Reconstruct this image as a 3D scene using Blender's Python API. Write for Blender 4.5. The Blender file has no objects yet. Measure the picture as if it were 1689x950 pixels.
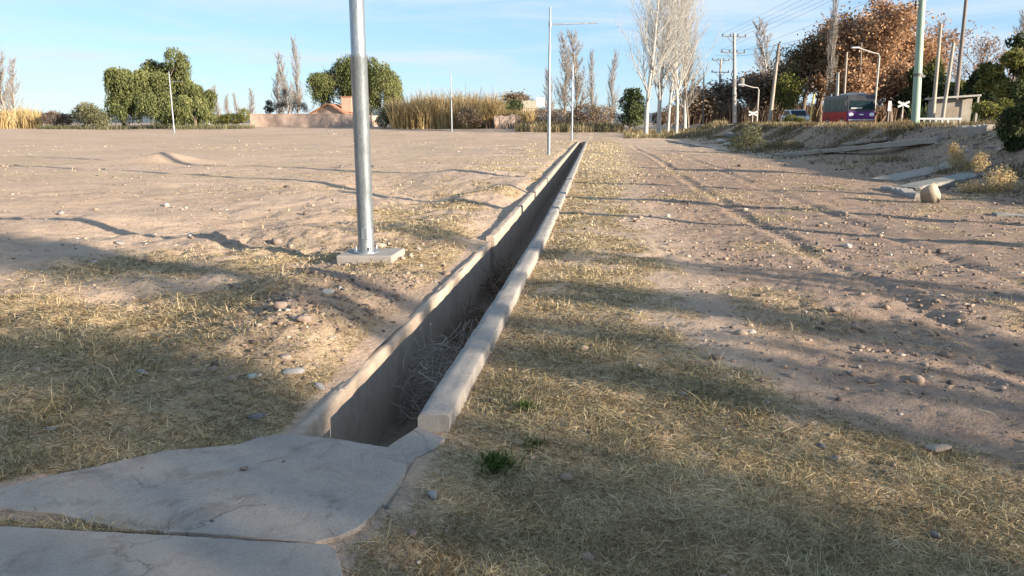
import bpy, bmesh, math, random
import numpy as np
from mathutils import Vector, Matrix

scene = bpy.context.scene
C = scene.collection
R = math.radians

# ------------------------------------------------------------------ camera, light, exposure
CAM_H = 1.6
PITCH = 12.0886
FPX = 1270.0            # focal length in photo pixels (photo 1689 x 950)
cd = bpy.data.cameras.new('camera'); cam = bpy.data.objects.new('camera', cd); C.objects.link(cam)
cam.location = (0, 0, CAM_H); cam.rotation_euler = (R(90 - PITCH), 0, 0)
cd.sensor_width = 36; cd.lens = 36 * FPX / 1689; cd.clip_start = 0.05; cd.clip_end = 12000
scene.camera = cam

SUN_EL, SUN_AZ = 13.5, 122.0      # azimuth clockwise from +Y (the view), seen from above
sdir = Vector((math.sin(R(SUN_AZ)) * math.cos(R(SUN_EL)), math.cos(R(SUN_AZ)) * math.cos(R(SUN_EL)), math.sin(R(SUN_EL))))
sl = bpy.data.lights.new('sun', 'SUN'); sl.energy = 5.0; sl.angle = R(0.5); sl.color = (1.0, 0.87, 0.69)
so = bpy.data.objects.new('sun', sl); C.objects.link(so)
so.rotation_euler = sdir.to_track_quat('Z', 'Y').to_euler(); so.location = sdir * 60

world = bpy.data.worlds.new('World'); scene.world = world; world.use_nodes = True
wn = world.node_tree.nodes; wl = world.node_tree.links; wn.clear()
def N(nt, typ, **kw):
    n = nt.nodes.new(typ)
    for k, v in kw.items(): setattr(n, k, v)
    return n
wt = world.node_tree
sky = N(wt, 'ShaderNodeTexSky', sky_type='NISHITA', sun_disc=False)
sky.sun_elevation = R(SUN_EL); sky.sun_rotation = R(SUN_AZ); sky.air_density = 1.0; sky.dust_density = 0.1; sky.ozone_density = 1.6; sky.altitude = 700
bg = N(wt, 'ShaderNodeBackground'); bg.inputs['Strength'].default_value = 0.066
wo = N(wt, 'ShaderNodeOutputWorld')
# thin streaky cirrus, stretched along the horizon
tc = N(wt, 'ShaderNodeTexCoord'); mp = N(wt, 'ShaderNodeMapping'); mp.inputs['Scale'].default_value = (1.6, 2.2, 15.0); mp.inputs['Rotation'].default_value = (0, R(5), R(20))
nz = N(wt, 'ShaderNodeTexNoise'); nz.inputs['Scale'].default_value = 2.1; nz.inputs['Detail'].default_value = 6; nz.inputs['Roughness'].default_value = 0.55; nz.inputs['Distortion'].default_value = 0.5
rp = N(wt, 'ShaderNodeValToRGB'); rp.color_ramp.elements[0].position = 0.42; rp.color_ramp.elements[1].position = 0.68
rp.color_ramp.elements[0].color = (0, 0, 0, 1); rp.color_ramp.elements[1].color = (0.75, 0.75, 0.75, 1)
mx = N(wt, 'ShaderNodeMix', data_type='RGBA')
cl = N(wt, 'ShaderNodeMix', data_type='RGBA', blend_type='MULTIPLY'); cl.inputs[0].default_value = 1.0
wl.new(tc.outputs['Generated'], mp.inputs['Vector']); wl.new(mp.outputs[0], nz.inputs['Vector']); wl.new(nz.outputs['Fac'], rp.inputs[0])
wl.new(rp.outputs[0], mx.inputs[0])
tint = N(wt, 'ShaderNodeMix', data_type='RGBA', blend_type='MULTIPLY'); tint.inputs[0].default_value = 1.0; tint.inputs[7].default_value = (0.92, 1.0, 1.12, 1)
wl.new(sky.outputs[0], tint.inputs[6]); veil = N(wt, 'ShaderNodeMix', data_type='RGBA'); veil.inputs[0].default_value = 0.58; veil.inputs[7].default_value = (2.05, 3.55, 5.4, 1); wl.new(tint.outputs[2], veil.inputs[6]); wl.new(veil.outputs[2], mx.inputs[6])
mx.inputs[7].default_value = (4.1, 4.7, 5.4, 1)
wl.new(mx.outputs[2], bg.inputs[0]); wl.new(bg.outputs[0], wo.inputs[0])

vs = scene.view_settings
vs.view_transform = 'Standard'; vs.look = 'None'; vs.gamma = 1.0; vs.use_curve_mapping = False
vs.exposure = 1.56
scene.cycles.max_bounces = 6; scene.cycles.diffuse_bounces = 3; scene.cycles.transparent_max_bounces = 4

# ------------------------------------------------------------------ coordinates
th = R(PITCH)
PSI = R(6.087)
def ray(u, v):
    a = (u - 844.5) / FPX; b = -(v - 475) / FPX
    return np.array([a, math.cos(th) + b * math.sin(th), -math.sin(th) + b * math.cos(th)])
def at(u, v, y):                       # the point seen at a photo pixel, at forward distance y
    d = ray(u, v); k = y / d[1]
    return Vector((d[0] * k, y, CAM_H + d[2] * k))
def to_st(x, y): return x * math.cos(PSI) - y * math.sin(PSI), x * math.sin(PSI) + y * math.cos(PSI)
def to_xy(t, s): return t * math.cos(PSI) + s * math.sin(PSI), -t * math.sin(PSI) + s * math.cos(PSI)

def hash2(ix, iy, seed):
    h = (ix.astype(np.int64) * 374761393 + iy.astype(np.int64) * 668265263 + seed * 974634777) & 0xffffffff
    h = ((h ^ (h >> 13)) * 1274126177) & 0xffffffff
    h = (h ^ (h >> 16)) & 0xffffffff
    return h / 4294967295.0
def vnoise(x, y, seed=0):
    ix = np.floor(x); iy = np.floor(y); fx = x - ix; fy = y - iy
    fx = fx * fx * fx * (fx * (fx * 6 - 15) + 10); fy = fy * fy * fy * (fy * (fy * 6 - 15) + 10)
    a = hash2(ix, iy, seed); b = hash2(ix + 1, iy, seed); c = hash2(ix, iy + 1, seed); d = hash2(ix + 1, iy + 1, seed)
    return (a + (b - a) * fx) * (1 - fy) + (c + (d - c) * fx) * fy
def fbm(x, y, seed, octs=3):
    r = 0; a = 1; tot = 0
    for i in range(octs):
        r = r + a * vnoise(x * 2 ** i + 17.3 * i, y * 2 ** i - 9.1 * i, seed + i); tot += a; a *= .5
    return r / tot - .5
def sst(a, b, x):
    k = np.clip((x - a) / (b - a), 0, 1); return k * k * (3 - 2 * k)

def r_in(s): return np.interp(s, [3.3, 6, 10.5, 25, 66, 75], [-.91, -.865, -.80, -.785, -.83, -.84])   # right wall, inner face
W_CH = .585; W_R = .168; W_L = .075
S0, S1 = 3.36, 67.5                      # channel runs from the cover slab to its far end

def terrain(x, y):
    x = np.asarray(x, float); y = np.asarray(y, float)
    t = x * math.cos(PSI) - y * math.sin(PSI); s = x * math.sin(PSI) + y * math.cos(PSI)
    far = 1.0 * sst(64, 108, y)
    tw = t + .9 * fbm(s * .12, t * .2, 71, 2)
    hr = (.25 * sst(8.0, 11.2, tw) + .75 * sst(10.9, 13.3, tw)) * sst(6, 15, s)
    h = far + (1.42 - far) * hr + .04 * np.exp(-((t - 13.2) / 1.5) ** 2) * sst(10, 20, s) * (1 - sst(90, 120, s)) - .36 * sst(16, 20, t) * sst(10, 20, s) * (1 - sst(80, 100, s))
    dit = np.abs(t - (r_in(s) - W_CH / 2)) - W_CH / 2          # distance outside the channel's inner faces
    near_d = sst(.13, .6, dit)
    fade = 1 - .75 * sst(110, 200, y)
    # broad undulation and rough earth
    h = h + near_d * fade * (.16 * fbm(x * .16, y * .16, 3, 2) + .10 * fbm(x * .55, y * .55, 11, 3))
    left = sst(-1.5, -2.0, t)
    rough = .35 + .9 * left * np.exp(-np.maximum(s - 10, 0) / 14) + .5 * np.clip(fbm(x * .5, y * .5, 23, 2) * 3, 0, 1)
    h = h + near_d * rough * (.08 * fbm(x * 1.7, y * 1.7, 31, 3) + .055 * fbm(x * 6.1, y * 6.1, 43, 3)) * (1 - sst(30, 60, y))
    h = h + sst(.10, .3, dit) * (.012 + .018 * left * (s > 4) + .022 * sst(.9, 1.8, t) * sst(3.3, 4.2, s)) * fbm(x * 19, y * 19, 57, 2) * (1 - sst(14, 25, y))
    # earth heaped along the left side when the channel was dug
    def blob(t0, s0, rt, rs, a): return a * np.exp(-((t - t0) / rt) ** 2 - ((s - s0) / rs) ** 2)
    h = h + blob(-2.15, 5.3, .55, .75, .20) + blob(-2.6, 6.6, .5, .6, .16) + blob(-4.6, 9.9, 1.0, .45, .17) + blob(-3.6, 9.8, .5, .4, .10)
    h = h + blob(-2.2, 11.6, .8, 1.6, .10)
    h = h + blob(-2.0, 17.6, .5, 1.8, .20) + blob(-2.5, 15.6, .4, 1.0, .1) + blob(-4.4, 19.0, 2.3, 1.5, -.34) + blob(-5.8, 22.0, 1.2, 2.0, -.14)
    h = h + blob(-4.2, 23.5, 1.8, .8, .15) + blob(-6.0, 16.5, 1.6, .8, .10)
    h = h + blob(-17.2, 29.8, .9, .8, .34) + blob(-18.6, 29.5, 1.4, .6, .16) + blob(-15.5, 30.0, 1.8, .7, .12)
    h = h + blob(-5.0, 12.9, 1.7, .5, .10) + blob(-7.4, 11.3, 1.6, .8, .16) + blob(-8.6, 8.2, 1.2, .9, .10)
    h = h + .05 * left * sst(.0, .08, dit)
    for t0 in (2.7, 4.25):
        tc_ = t0 + .12 * np.sin(s * .23) + .25 * fbm(s * .15, s * 0 + t0, 87, 2); h = h - (.028 * np.exp(-((t - tc_) / .13) ** 2) - .014 * np.exp(-((np.abs(t - tc_) - .24) / .1) ** 2)) * np.clip(.6 + 2 * fbm(s * .35, t0 + s * 0, 89, 2), 0, 1) * sst(3, 4, s) * (1 - sst(50, 66, s))
    # cover slab and its surroundings lie level
    sl_ = sst(3.75, 3.4, s) * sst(-.5, -.75, t) * sst(-2.8, -2.2, t)
    h = h * (1 - sl_) + (.024) * sl_
    return h
def tz(x, y): return float(terrain(np.array([x]), np.array([y]))[0])
KS = .8 * 1.012 ** np.arange(560)
def G(u, v):                             # ground point seen at a photo pixel
    d = ray(u, v)
    def below(k): return CAM_H + d[2] * k <= terrain(d[0] * k, d[1] * k)
    w_ = below(KS); i = int(np.argmax(w_)) if w_.any() else len(KS) - 1
    for _ in range(2):
        kk = np.linspace(KS[max(i - 1, 0)], KS[i], 40) if _ == 0 else np.linspace(kk[max(i - 1, 0)], kk[i], 40)
        w_ = below(kk); i = int(np.argmax(w_)) if w_.any() else 39
    k = kk[i]; return Vector((d[0] * k, d[1] * k, tz(d[0] * k, d[1] * k)))
def base(u, y, sink=0.0):                # ground point on the column u at forward distance y
    p = at(u, 203, y); return Vector((p.x, y, tz(p.x, y) - sink))

# ------------------------------------------------------------------ where straw and grass grow
def straw(x, y):
    t, s = to_st(x, y)
    n1 = fbm(x * .9, y * .9, 101, 3); n2 = fbm(x * 2.6, y * 2.6, 111, 3)
    edge = np.interp(s, [1.5, 2.8, 3.4, 4.0, 4.6, 5.5, 7.5, 10, 16, 30, 67], [3.6, 2.8, 2.05, 1.4, 1.0, .8, .7, .5, .9, 1.4, 1.9])
    mr = sst(.25, -.45, t - edge + n1 * 1.6 + n2 * .8) * (t > -.87) * (.45 + .55 * sst(-.75, -.5, t))
    mr = mr * (1 - .7 * sst(.02, .2, n2) * sst(4.5, 8, s))
    a = sst(6.7, 5.7, s + n1 * 2.2 + .10 * (t + 3)) * (1 - .9 * np.exp(-((t + 2.15) / .6) ** 2 - ((s - 5.5) / 1.3) ** 2))
    b = sst(.0, .12, n1 + .18) * np.exp(-((s - 8.2 - .25 * (t + 4)) / 1.1) ** 2) * sst(-6.2, -5.2, t) 
    c = sst(-.05, .15, n1 + .10 * n2) * sst(-4.6 - .03 * s, -2.6, t) * sst(9.2, 10.5, s)
    c2 = sst(-.02, .12, n1 + .05) * np.exp(-((s - 13.0) / 1.2) ** 2) * sst(-5.8, -4.2, t)
    d = sst(.14, .26, n1 * .6 + 1.2 * fbm(x * .25, y * .35, 131, 2)) * .14 * sst(14, 18, s)
    ml = np.maximum.reduce([a, b, c, c2, d]) * (t < -1.62)
    m = np.clip(np.maximum(mr, ml), 0, 1)
    rt = sst(.08, .22, n1) * .45 * (t > 1.2) * sst(5, 7, s)
    m = np.maximum(m, rt)
    # bare concrete at the cover slab
    m = m * (1 - ((s < np.minimum(3.57, 3.57 + .62 * (t + 1.5))) & (t > -2.75) & (t < -.82) & (s > 2.62)) * 1.0)
    m = m * (1 - ((s < 2.53) & (t < -.84)) * 1.0)
    return m * (1 - sst(66, 80, s) * .5)

# ------------------------------------------------------------------ object helpers
def tag(o, label=None, cat=None, group=None, kind=None):
    if label: o['label'] = label
    if cat: o['category'] = cat
    if group: o['group'] = group
    if kind: o['kind'] = kind
    return o
def thing(name, label, cat, loc=(0, 0, 0), rz=0, group=None):
    o = bpy.data.objects.new(name, None); C.objects.link(o); o.location = loc; o.rotation_euler = (0, 0, rz); o.empty_display_size = .2
    return tag(o, label, cat, group)
def link(name, me, m, parent=None, loc=None):
    o = bpy.data.objects.new(name, me); C.objects.link(o)
    if m is not None and len(me.materials) == 0:
        for q in (m if isinstance(m, (list, tuple)) else [m]): me.materials.append(q)
    if parent: o.parent = parent
    if loc is not None: o.location = loc
    return o
def copy_tree(o, parent=None):
    c = o.copy(); C.objects.link(c)
    if parent: c.parent = parent
    for ch in list(o.children): copy_tree(ch, c)
    return c
def mesh_np(name, V, F, tone=None, smooth=False, attrs=None):
    V = np.asarray(V, np.float32); F = np.asarray(F, np.int32); k = F.shape[1]
    me = bpy.data.meshes.new(name)
    me.vertices.add(len(V)); me.vertices.foreach_set('co', V.ravel())
    me.loops.add(F.size); me.loops.foreach_set('vertex_index', F.ravel())
    me.polygons.add(len(F)); me.polygons.foreach_set('loop_start', np.arange(0, F.size, k, dtype=np.int32))
    try: me.polygons.foreach_set('loop_total', np.full(len(F), k, dtype=np.int32))
    except Exception: pass
    if smooth: me.polygons.foreach_set('use_smooth', np.ones(len(F), bool))
    if tone is not None:
        a = me.attributes.new('tone', 'FLOAT', 'POINT'); a.data.foreach_set('value', np.asarray(tone, np.float32))
    for k_, v_ in (attrs or {}).items():
        a = me.attributes.new(k_, 'FLOAT', 'POINT'); a.data.foreach_set('value', np.asarray(v_, np.float32))
    me.update(calc_edges=True); me.validate()
    return me
class MB:                                # collects shapes, links them as one mesh object
    def __init__(s): s.bm = bmesh.new()
    def poly(s, pts, h, mat4=None):      # prism: 2-D outline raised by h along z
        vs_ = [s.bm.verts.new((p[0], p[1], 0)) for p in pts]; up = [s.bm.verts.new((p[0], p[1], h)) for p in pts]
        n = len(pts); s.bm.faces.new(vs_[::-1]); s.bm.faces.new(up)
        for i in range(n): s.bm.faces.new((vs_[i], vs_[(i + 1) % n], up[(i + 1) % n], up[i]))
        if mat4 is not None: bmesh.ops.transform(s.bm, matrix=mat4, verts=vs_ + up)
        return s
    def box(s, c, d, rz=0, m=None):
        M = Matrix.Translation(c) @ Matrix.Rotation(rz, 4, 'Z') @ Matrix.Diagonal((d[0], d[1], d[2], 1))
        if m is not None: M = m @ M
        bmesh.ops.create_cube(s.bm, size=1, matrix=M); return s
    def rod(s, p0, p1, r0, r1=None, n=10, caps=True):
        p0 = Vector(p0); p1 = Vector(p1); d = p1 - p0; r1 = r0 if r1 is None else r1
        q = d.to_track_quat('Z', 'Y').to_matrix().to_4x4()
        bmesh.ops.create_cone(s.bm, cap_ends=caps, segments=n, radius1=r0, radius2=r1, depth=d.length, matrix=Matrix.Translation((p0 + p1) / 2) @ q); return s
    def tube(s, pts, rs, n=8):
        pts = [Vector(p) for p in pts]
        if not isinstance(rs, (list, tuple)): rs = [rs] * len(pts)
        rings = []
        for i, p in enumerate(pts):
            d = (pts[min(i + 1, len(pts) - 1)] - pts[max(i - 1, 0)]).normalized()
            q = d.to_track_quat('Z', 'Y').to_matrix()
            rings.append([s.bm.verts.new(p + q @ Vector((math.cos(6.2832 * k / n) * rs[i], math.sin(6.2832 * k / n) * rs[i], 0))) for k in range(n)])
        for a, b in zip(rings, rings[1:]):
            for k in range(n): s.bm.faces.new((a[k], a[(k + 1) % n], b[(k + 1) % n], b[k]))
        s.bm.faces.new(rings[0][::-1]); s.bm.faces.new(rings[-1]); return s
    def lathe(s, prof, n=24, c=(0, 0, 0)):
        rings = [[s.bm.verts.new((c[0] + r * math.cos(6.2832 * k / n), c[1] + r * math.sin(6.2832 * k / n), c[2] + z)) for k in range(n)] for r, z in prof]
        for a, b in zip(rings, rings[1:]):
            for k in range(n): s.bm.faces.new((a[k], a[(k + 1) % n], b[(k + 1) % n], b[k]))
        s.bm.faces.new(rings[0][::-1]); s.bm.faces.new(rings[-1]); return s
    def build(s, name, m, parent=None, bevel=0, smooth=False, seg=2, loc=None):
        bmesh.ops.recalc_face_normals(s.bm, faces=s.bm.faces)
        me = bpy.data.meshes.new(name); s.bm.to_mesh(me); s.bm.free()
        if smooth:
            for p in me.polygons: p.use_smooth = True
        o = link(name, me, m, parent, loc)
        if bevel:
            b = o.modifiers.new('bevel', 'BEVEL'); b.width = bevel; b.segments = seg; b.limit_method = 'ANGLE'; b.angle_limit = R(40)
        if smooth:
            try:
                e = o.modifiers.new('split', 'EDGE_SPLIT'); e.split_angle = R(40)
            except Exception: pass
        return o

# ------------------------------------------------------------------ materials
def new_mat(name):
    m = bpy.data.materials.new(name); m.use_nodes = True; m.node_tree.nodes.clear()
    o = N(m.node_tree, 'ShaderNodeOutputMaterial'); return m, m.node_tree, o
def ramp(nt, stops, fac):
    r = N(nt, 'ShaderNodeValToRGB'); e = r.color_ramp.elements
    e[0].position, e[0].color = stops[0][0], (*stops[0][1], 1); e[1].position, e[1].color = stops[-1][0], (*stops[-1][1], 1)
    for p, c in stops[1:-1]:
        q = e.new(p); q.color = (*c, 1)
    nt.links.new(fac, r.inputs[0]); return r.outputs[0]
def noise(nt, scale, detail=4, rough=.55, vec=None, dist=0):
    n = N(nt, 'ShaderNodeTexNoise'); n.inputs['Scale'].default_value = scale; n.inputs['Detail'].default_value = detail
    n.inputs['Roughness'].default_value = rough; n.inputs['Distortion'].default_value = dist
    if vec is not None: nt.links.new(vec, n.inputs['Vector'])
    return n.outputs['Fac']
def pos(nt, scale=None):
    g = N(nt, 'ShaderNodeNewGeometry')
    if scale is None: return g.outputs['Position']
    mp_ = N(nt, 'ShaderNodeMapping'); mp_.inputs['Scale'].default_value = scale; nt.links.new(g.outputs['Position'], mp_.inputs['Vector']); return mp_.outputs[0]
def mixc(nt, fac, a, b, mode='MIX'):
    m = N(nt, 'ShaderNodeMix', data_type='RGBA', blend_type=mode)
    for sck, v in ((0, fac), (6, a), (7, b)):
        if isinstance(v, (int, float)): m.inputs[sck].default_value = v
        elif isinstance(v, tuple): m.inputs[sck].default_value = (*v, 1)
        else: nt.links.new(v, m.inputs[sck])
    return m.outputs[2]
def mth(nt, op, a, b=None, clamp=False):
    m = N(nt, 'ShaderNodeMath', operation=op, use_clamp=clamp)
    for i, v in enumerate((a, b)):
        if v is None: continue
        if isinstance(v, (int, float)): m.inputs[i].default_value = v
        else: nt.links.new(v, m.inputs[i])
    return m.outputs[0]
def attr(nt, name): a = N(nt, 'ShaderNodeAttribute', attribute_name=name); return a.outputs['Fac']
def bump(nt, h, strength, dist):
    b = N(nt, 'ShaderNodeBump'); b.inputs['Strength'].default_value = strength; b.inputs['Distance'].default_value = dist
    nt.links.new(h, b.inputs['Height']); return b.outputs[0]
def surf(name, c1, c2, scale=6, rough=.85, bscale=None, bstr=.4, bdist=.01, detail=5, metal=0, stretch=None, c3=None, spec=.3):
    m, nt, o = new_mat(name)
    v = pos(nt, stretch)
    n = noise(nt, scale, detail, .6, v)
    stops = [(.32, c1), (.68, c2)] if c3 is None else [(.28, c1), (.5, c2), (.74, c3)]
    col = ramp(nt, stops, n)
    p = N(nt, 'ShaderNodeBsdfPrincipled'); nt.links.new(col, p.inputs['Base Color']); p.inputs['Roughness'].default_value = rough; p.inputs['Metallic'].default_value = metal
    p.inputs['Specular IOR Level'].default_value = spec
    if bscale: nt.links.new(bump(nt, noise(nt, bscale, 5, .65, v), bstr, bdist), p.inputs['Normal'])
    nt.links.new(p.outputs[0], o.inputs[0]); return m
def leaf(name, stops, trans=.25, rough=.7):
    m, nt, o = new_mat(name)
    col = ramp(nt, stops, attr(nt, 'tone'))
    d = N(nt, 'ShaderNodeBsdfDiffuse'); t_ = N(nt, 'ShaderNodeBsdfTranslucent'); x = N(nt, 'ShaderNodeMixShader'); x.inputs[0].default_value = trans
    nt.links.new(col, d.inputs[0]); nt.links.new(col, t_.inputs[0]); nt.links.new(d.outputs[0], x.inputs[1]); nt.links.new(t_.outputs[0], x.inputs[2]); nt.links.new(x.outputs[0], o.inputs[0])
    return m

def ground_mat():
    m, nt, o = new_mat('earth'); L = nt.links
    P = pos(nt)
    big = noise(nt, .33, 5, .6, P, .3); mid = noise(nt, 2.3, 6, .65, P); fine = noise(nt, 34, 4, .7, P); grit = noise(nt, 150, 3, .7, P)
    soil = ramp(nt, [(.30, (.37, .25, .17)), (.50, (.47, .335, .24)), (.70, (.56, .42, .31))], big)
    soil = mixc(nt, .55, soil, ramp(nt, [(.3, (.31, .21, .145)), (.5, (.48, .34, .245)), (.72, (.62, .465, .35))], mid))
    soil = mixc(nt, .38, soil, ramp(nt, [(.32, (.19, .14, .11)), (.52, (.42, .31, .23)), (.72, (.62, .50, .40))], fine))
    soil = mixc(nt, .30, soil, ramp(nt, [(.34, (.15, .105, .08)), (.5, (.45, .33, .245)), (.66, (.63, .51, .41))], grit))
    soil = mixc(nt, mth(nt, 'MULTIPLY', attr(nt, 'brown'), .9), soil, ramp(nt, [(.32, (.175, .113, .078)), (.5, (.285, .193, .138)), (.70, (.395, .285, .21))], noise(nt, 3.1, 7, .72, P)))
    # darker crumbly earth, at right partly dappled shade put into the colour
    dk = attr(nt, 'dark'); dkm = mth(nt, 'MULTIPLY', dk, ramp(nt, [(.38, (0, 0, 0)), (.6, (1, 1, 1))], noise(nt, 5, 6, .7, P)))
    soil = mixc(nt, mth(nt, 'MULTIPLY', dkm, .85), soil, ramp(nt, [(.35, (.15, .115, .10)), (.65, (.30, .235, .20))], fine))
    # matted straw
    st = attr(nt, 'straw')
    Ps = pos(nt, (1, 1, 1)); streak = noise(nt, 55, 5, .75, pos(nt, (.55, 1.6, 1)), 1.2)
    sc_ = ramp(nt, [(.28, (.13, .092, .056)), (.48, (.35, .262, .15)), (.70, (.62, .50, .295))], streak)
    brk = ramp(nt, [(.30, (0, 0, 0)), (.60, (1, 1, 1))], noise(nt, 7, 6, .7, P))
    k = mth(nt, 'MULTIPLY', st, mth(nt, 'ADD', mth(nt, 'MULTIPLY', brk, .6), .4), True)
    col = mixc(nt, mth(nt, 'MULTIPLY', k, .9), soil, sc_)
    p = N(nt, 'ShaderNodeBsdfPrincipled'); p.inputs['Roughness'].default_value = .95; p.inputs['Specular IOR Level'].default_value = .1
    L.new(col, p.inputs['Base Color'])
    hh = mth(nt, 'ADD', mth(nt, 'MULTIPLY', fine, .8), mth(nt, 'ADD', mth(nt, 'MULTIPLY', grit, .25), mth(nt, 'MULTIPLY', mid, 2.2)))
    L.new(bump(nt, hh, .75, .035), p.inputs['Normal']); L.new(p.outputs[0], o.inputs[0]); return m

def concrete(name, c1, c2, c3, stain=(.16, .13, .11), sfac=.5, crack=0, bs=.4):
    m, nt, o = new_mat(name); L = nt.links; P = pos(nt)
    a = noise(nt, 2.2, 6, .65, P, .4); b = noise(nt, 18, 5, .7, P); g = noise(nt, 120, 3, .7, P)
    col = ramp(nt, [(.30, c1), (.5, c2), (.72, c3)], a)
    col = mixc(nt, .35, col, ramp(nt, [(.3, c1), (.7, c3)], b))
    col = mixc(nt, .30, col, ramp(nt, [(.36, (.10, .085, .075)), (.5, c2), (.66, c3)], g))
    stn = ramp(nt, [(.52, (0, 0, 0)), (.70, (1, 1, 1))], noise(nt, 4.5, 7, .72, pos(nt, (1, 1, .45)), .8))
    col = mixc(nt, mth(nt, 'MULTIPLY', stn, sfac), col, stain)
    hgt = mth(nt, 'ADD', mth(nt, 'MULTIPLY', b, .7), mth(nt, 'MULTIPLY', g, .5))
    if crack:
        wv = N(nt, 'ShaderNodeVectorMath', operation='ADD'); nn = N(nt, 'ShaderNodeTexNoise'); nn.inputs['Scale'].default_value = 3.0; nn.inputs['Detail'].default_value = 5; L.new(P, nn.inputs['Vector'])
        sc2 = N(nt, 'ShaderNodeVectorMath', operation='SCALE'); sc2.inputs['Scale'].default_value = .5; L.new(nn.outputs['Color'], sc2.inputs[0]); L.new(P, wv.inputs[0]); L.new(sc2.outputs[0], wv.inputs[1])
        vo = N(nt, 'ShaderNodeTexVoronoi', feature='DISTANCE_TO_EDGE'); vo.inputs['Scale'].default_value = crack; L.new(wv.outputs[0], vo.inputs['Vector'])
        ck = ramp(nt, [(.0, (1, 1, 1)), (.006, (0, 0, 0))], vo.outputs['Distance'])
        ck = mth(nt, 'MULTIPLY', ck, ramp(nt, [(.45, (0, 0, 0)), (.6, (1, 1, 1))], noise(nt, 1.4, 3, .5, P)))
        col = mixc(nt, mth(nt, 'MULTIPLY', ck, .75), col, (.09, .08, .07)); hgt = mth(nt, 'SUBTRACT', hgt, mth(nt, 'MULTIPLY', ck, .8))
    p = N(nt, 'ShaderNodeBsdfPrincipled'); p.inputs['Roughness'].default_value = .9; p.inputs['Specular IOR Level'].default_value = .2
    L.new(col, p.inputs['Base Color'])
    L.new(bump(nt, hgt, bs, .012), p.inputs['Normal']); L.new(p.outputs[0], o.inputs[0]); return m
M = {}
M['ground'] = ground_mat()
M['concrete'] = concrete('weathered_concrete', (.22, .195, .175), (.29, .26, .235), (.36, .325, .295))
M['slab'] = concrete('slab_concrete', (.25, .205, .172), (.315, .265, .225), (.37, .318, .275), (.17, .125, .095), .75, .8, .3)
M['wall_in'] = concrete('earthy_concrete', (.29, .222, .17), (.39, .305, .24), (.48, .385, .305), (.20, .15, .12), .55)
M['silt'] = surf('channel_silt', (.13, .10, .08), (.25, .195, .15), 9, .95, 40, .6, .02)
def galv():
    m, nt, o = new_mat('galvanised_steel'); P = pos(nt, (1, 1, .35))
    sp = N(nt, 'ShaderNodeTexVoronoi'); sp.inputs['Scale'].default_value = 55; nt.links.new(P, sp.inputs['Vector'])
    col = mixc(nt, .35, ramp(nt, [(.3, (.21, .235, .26)), (.7, (.31, .335, .355))], noise(nt, 7, 5, .6, P)), ramp(nt, [(0, (.2,) * 3), (.8, (.8,) * 3)], sp.outputs['Distance']), 'SOFT_LIGHT')
    p = N(nt, 'ShaderNodeBsdfPrincipled'); p.inputs['Metallic'].default_value = .7; nt.links.new(col, p.inputs['Base Color'])
    nt.links.new(ramp(nt, [(.3, (.34,) * 3), (.7, (.52,) * 3)], noise(nt, 12, 4, .6, P)), p.inputs['Roughness'])
    nt.links.new(p.outputs[0], o.inputs[0]); return m
M['galv'] = galv()
M['stone_tan'] = surf('tan_stone', (.22, .175, .145), (.36, .295, .24), 14, .9, 60, .5, .01)
M['stone_grey'] = surf('grey_stone', (.16, .15, .15), (.28, .265, .255), 14, .9, 60, .5, .01)
M['stone_dark'] = surf('dark_stone', (.085, .08, .085), (.17, .16, .16), 14, .85, 60, .5, .01)
M['stone_rose'] = surf('rosy_stone', (.17, .125, .108), (.27, .205, .172), 14, .9, 60, .5, .01)
M['stone_pale'] = surf('pale_stone', (.36, .33, .29), (.52, .48, .42), 12, .9, 60, .5, .01)
M['boulder_stone'] = surf('creamy_boulder', (.26, .22, .165), (.40, .345, .265), 9, .9, 40, .6, .015)
M['stone_green'] = surf('greenish_stone', (.19, .22, .20), (.33, .36, .33), 12, .9, 60, .5, .01)
M['gravel'] = leaf('loose_gravel', [(0, (.09, .075, .07)), (.4, (.24, .178, .138)), (.75, (.36, .275, .215)), (1, (.46, .40, .35))], 0)
M['straw'] = leaf('dry_straw', [(0, (.16, .11, .062)), (.25, (.32, .235, .135)), (.55, (.49, .38, .225)), (1, (.68, .56, .37))], .25)
M['grass'] = leaf('half_dry_grass', [(0, (.09, .082, .045)), (.3, (.20, .178, .098)), (.6, (.33, .288, .165)), (1, (.51, .45, .30))], .25)
M['green_grass'] = leaf('green_weed', [(0, (.03, .05, .012)), (1, (.10, .14, .04))], .3)
M['cane'] = leaf('dry_cane', [(0, (.22, .15, .07)), (.5, (.44, .32, .16)), (1, (.62, .49, .27))], .25)
M['weeds'] = leaf('dry_weeds', [(0, (.08, .075, .04)), (.4, (.19, .155, .09)), (.75, (.30, .24, .14)), (1, (.45, .37, .22))], .2)
M['pepper'] = leaf('pepper_tree_leaf', [(0, (.045, .055, .026)), (.35, (.125, .14, .058)), (.7, (.205, .215, .088)), (1, (.30, .29, .13))], .22)
M['evergreen'] = leaf('evergreen_leaf', [(0, (.022, .032, .018)), (.5, (.065, .08, .036)), (1, (.13, .145, .065))], .15)
M['lime_leaf'] = leaf('yellow_green_leaf', [(0, (.045, .055, .02)), (.5, (.14, .145, .045)), (1, (.26, .24, .08))], .25)
M['olive'] = leaf('olive_brown_leaf', [(0, (.085, .065, .038)), (.5, (.22, .165, .095)), (1, (.36, .28, .175))], .2)
M['rust'] = leaf('rust_leaf', [(0, (.19, .10, .06)), (.4, (.37, .215, .12)), (.75, (.50, .31, .18)), (1, (.60, .42, .27))], .3)
M['scrub'] = leaf('brown_scrub_leaf', [(0, (.085, .06, .045)), (.5, (.20, .145, .105)), (1, (.34, .26, .18))], .2)
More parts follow.
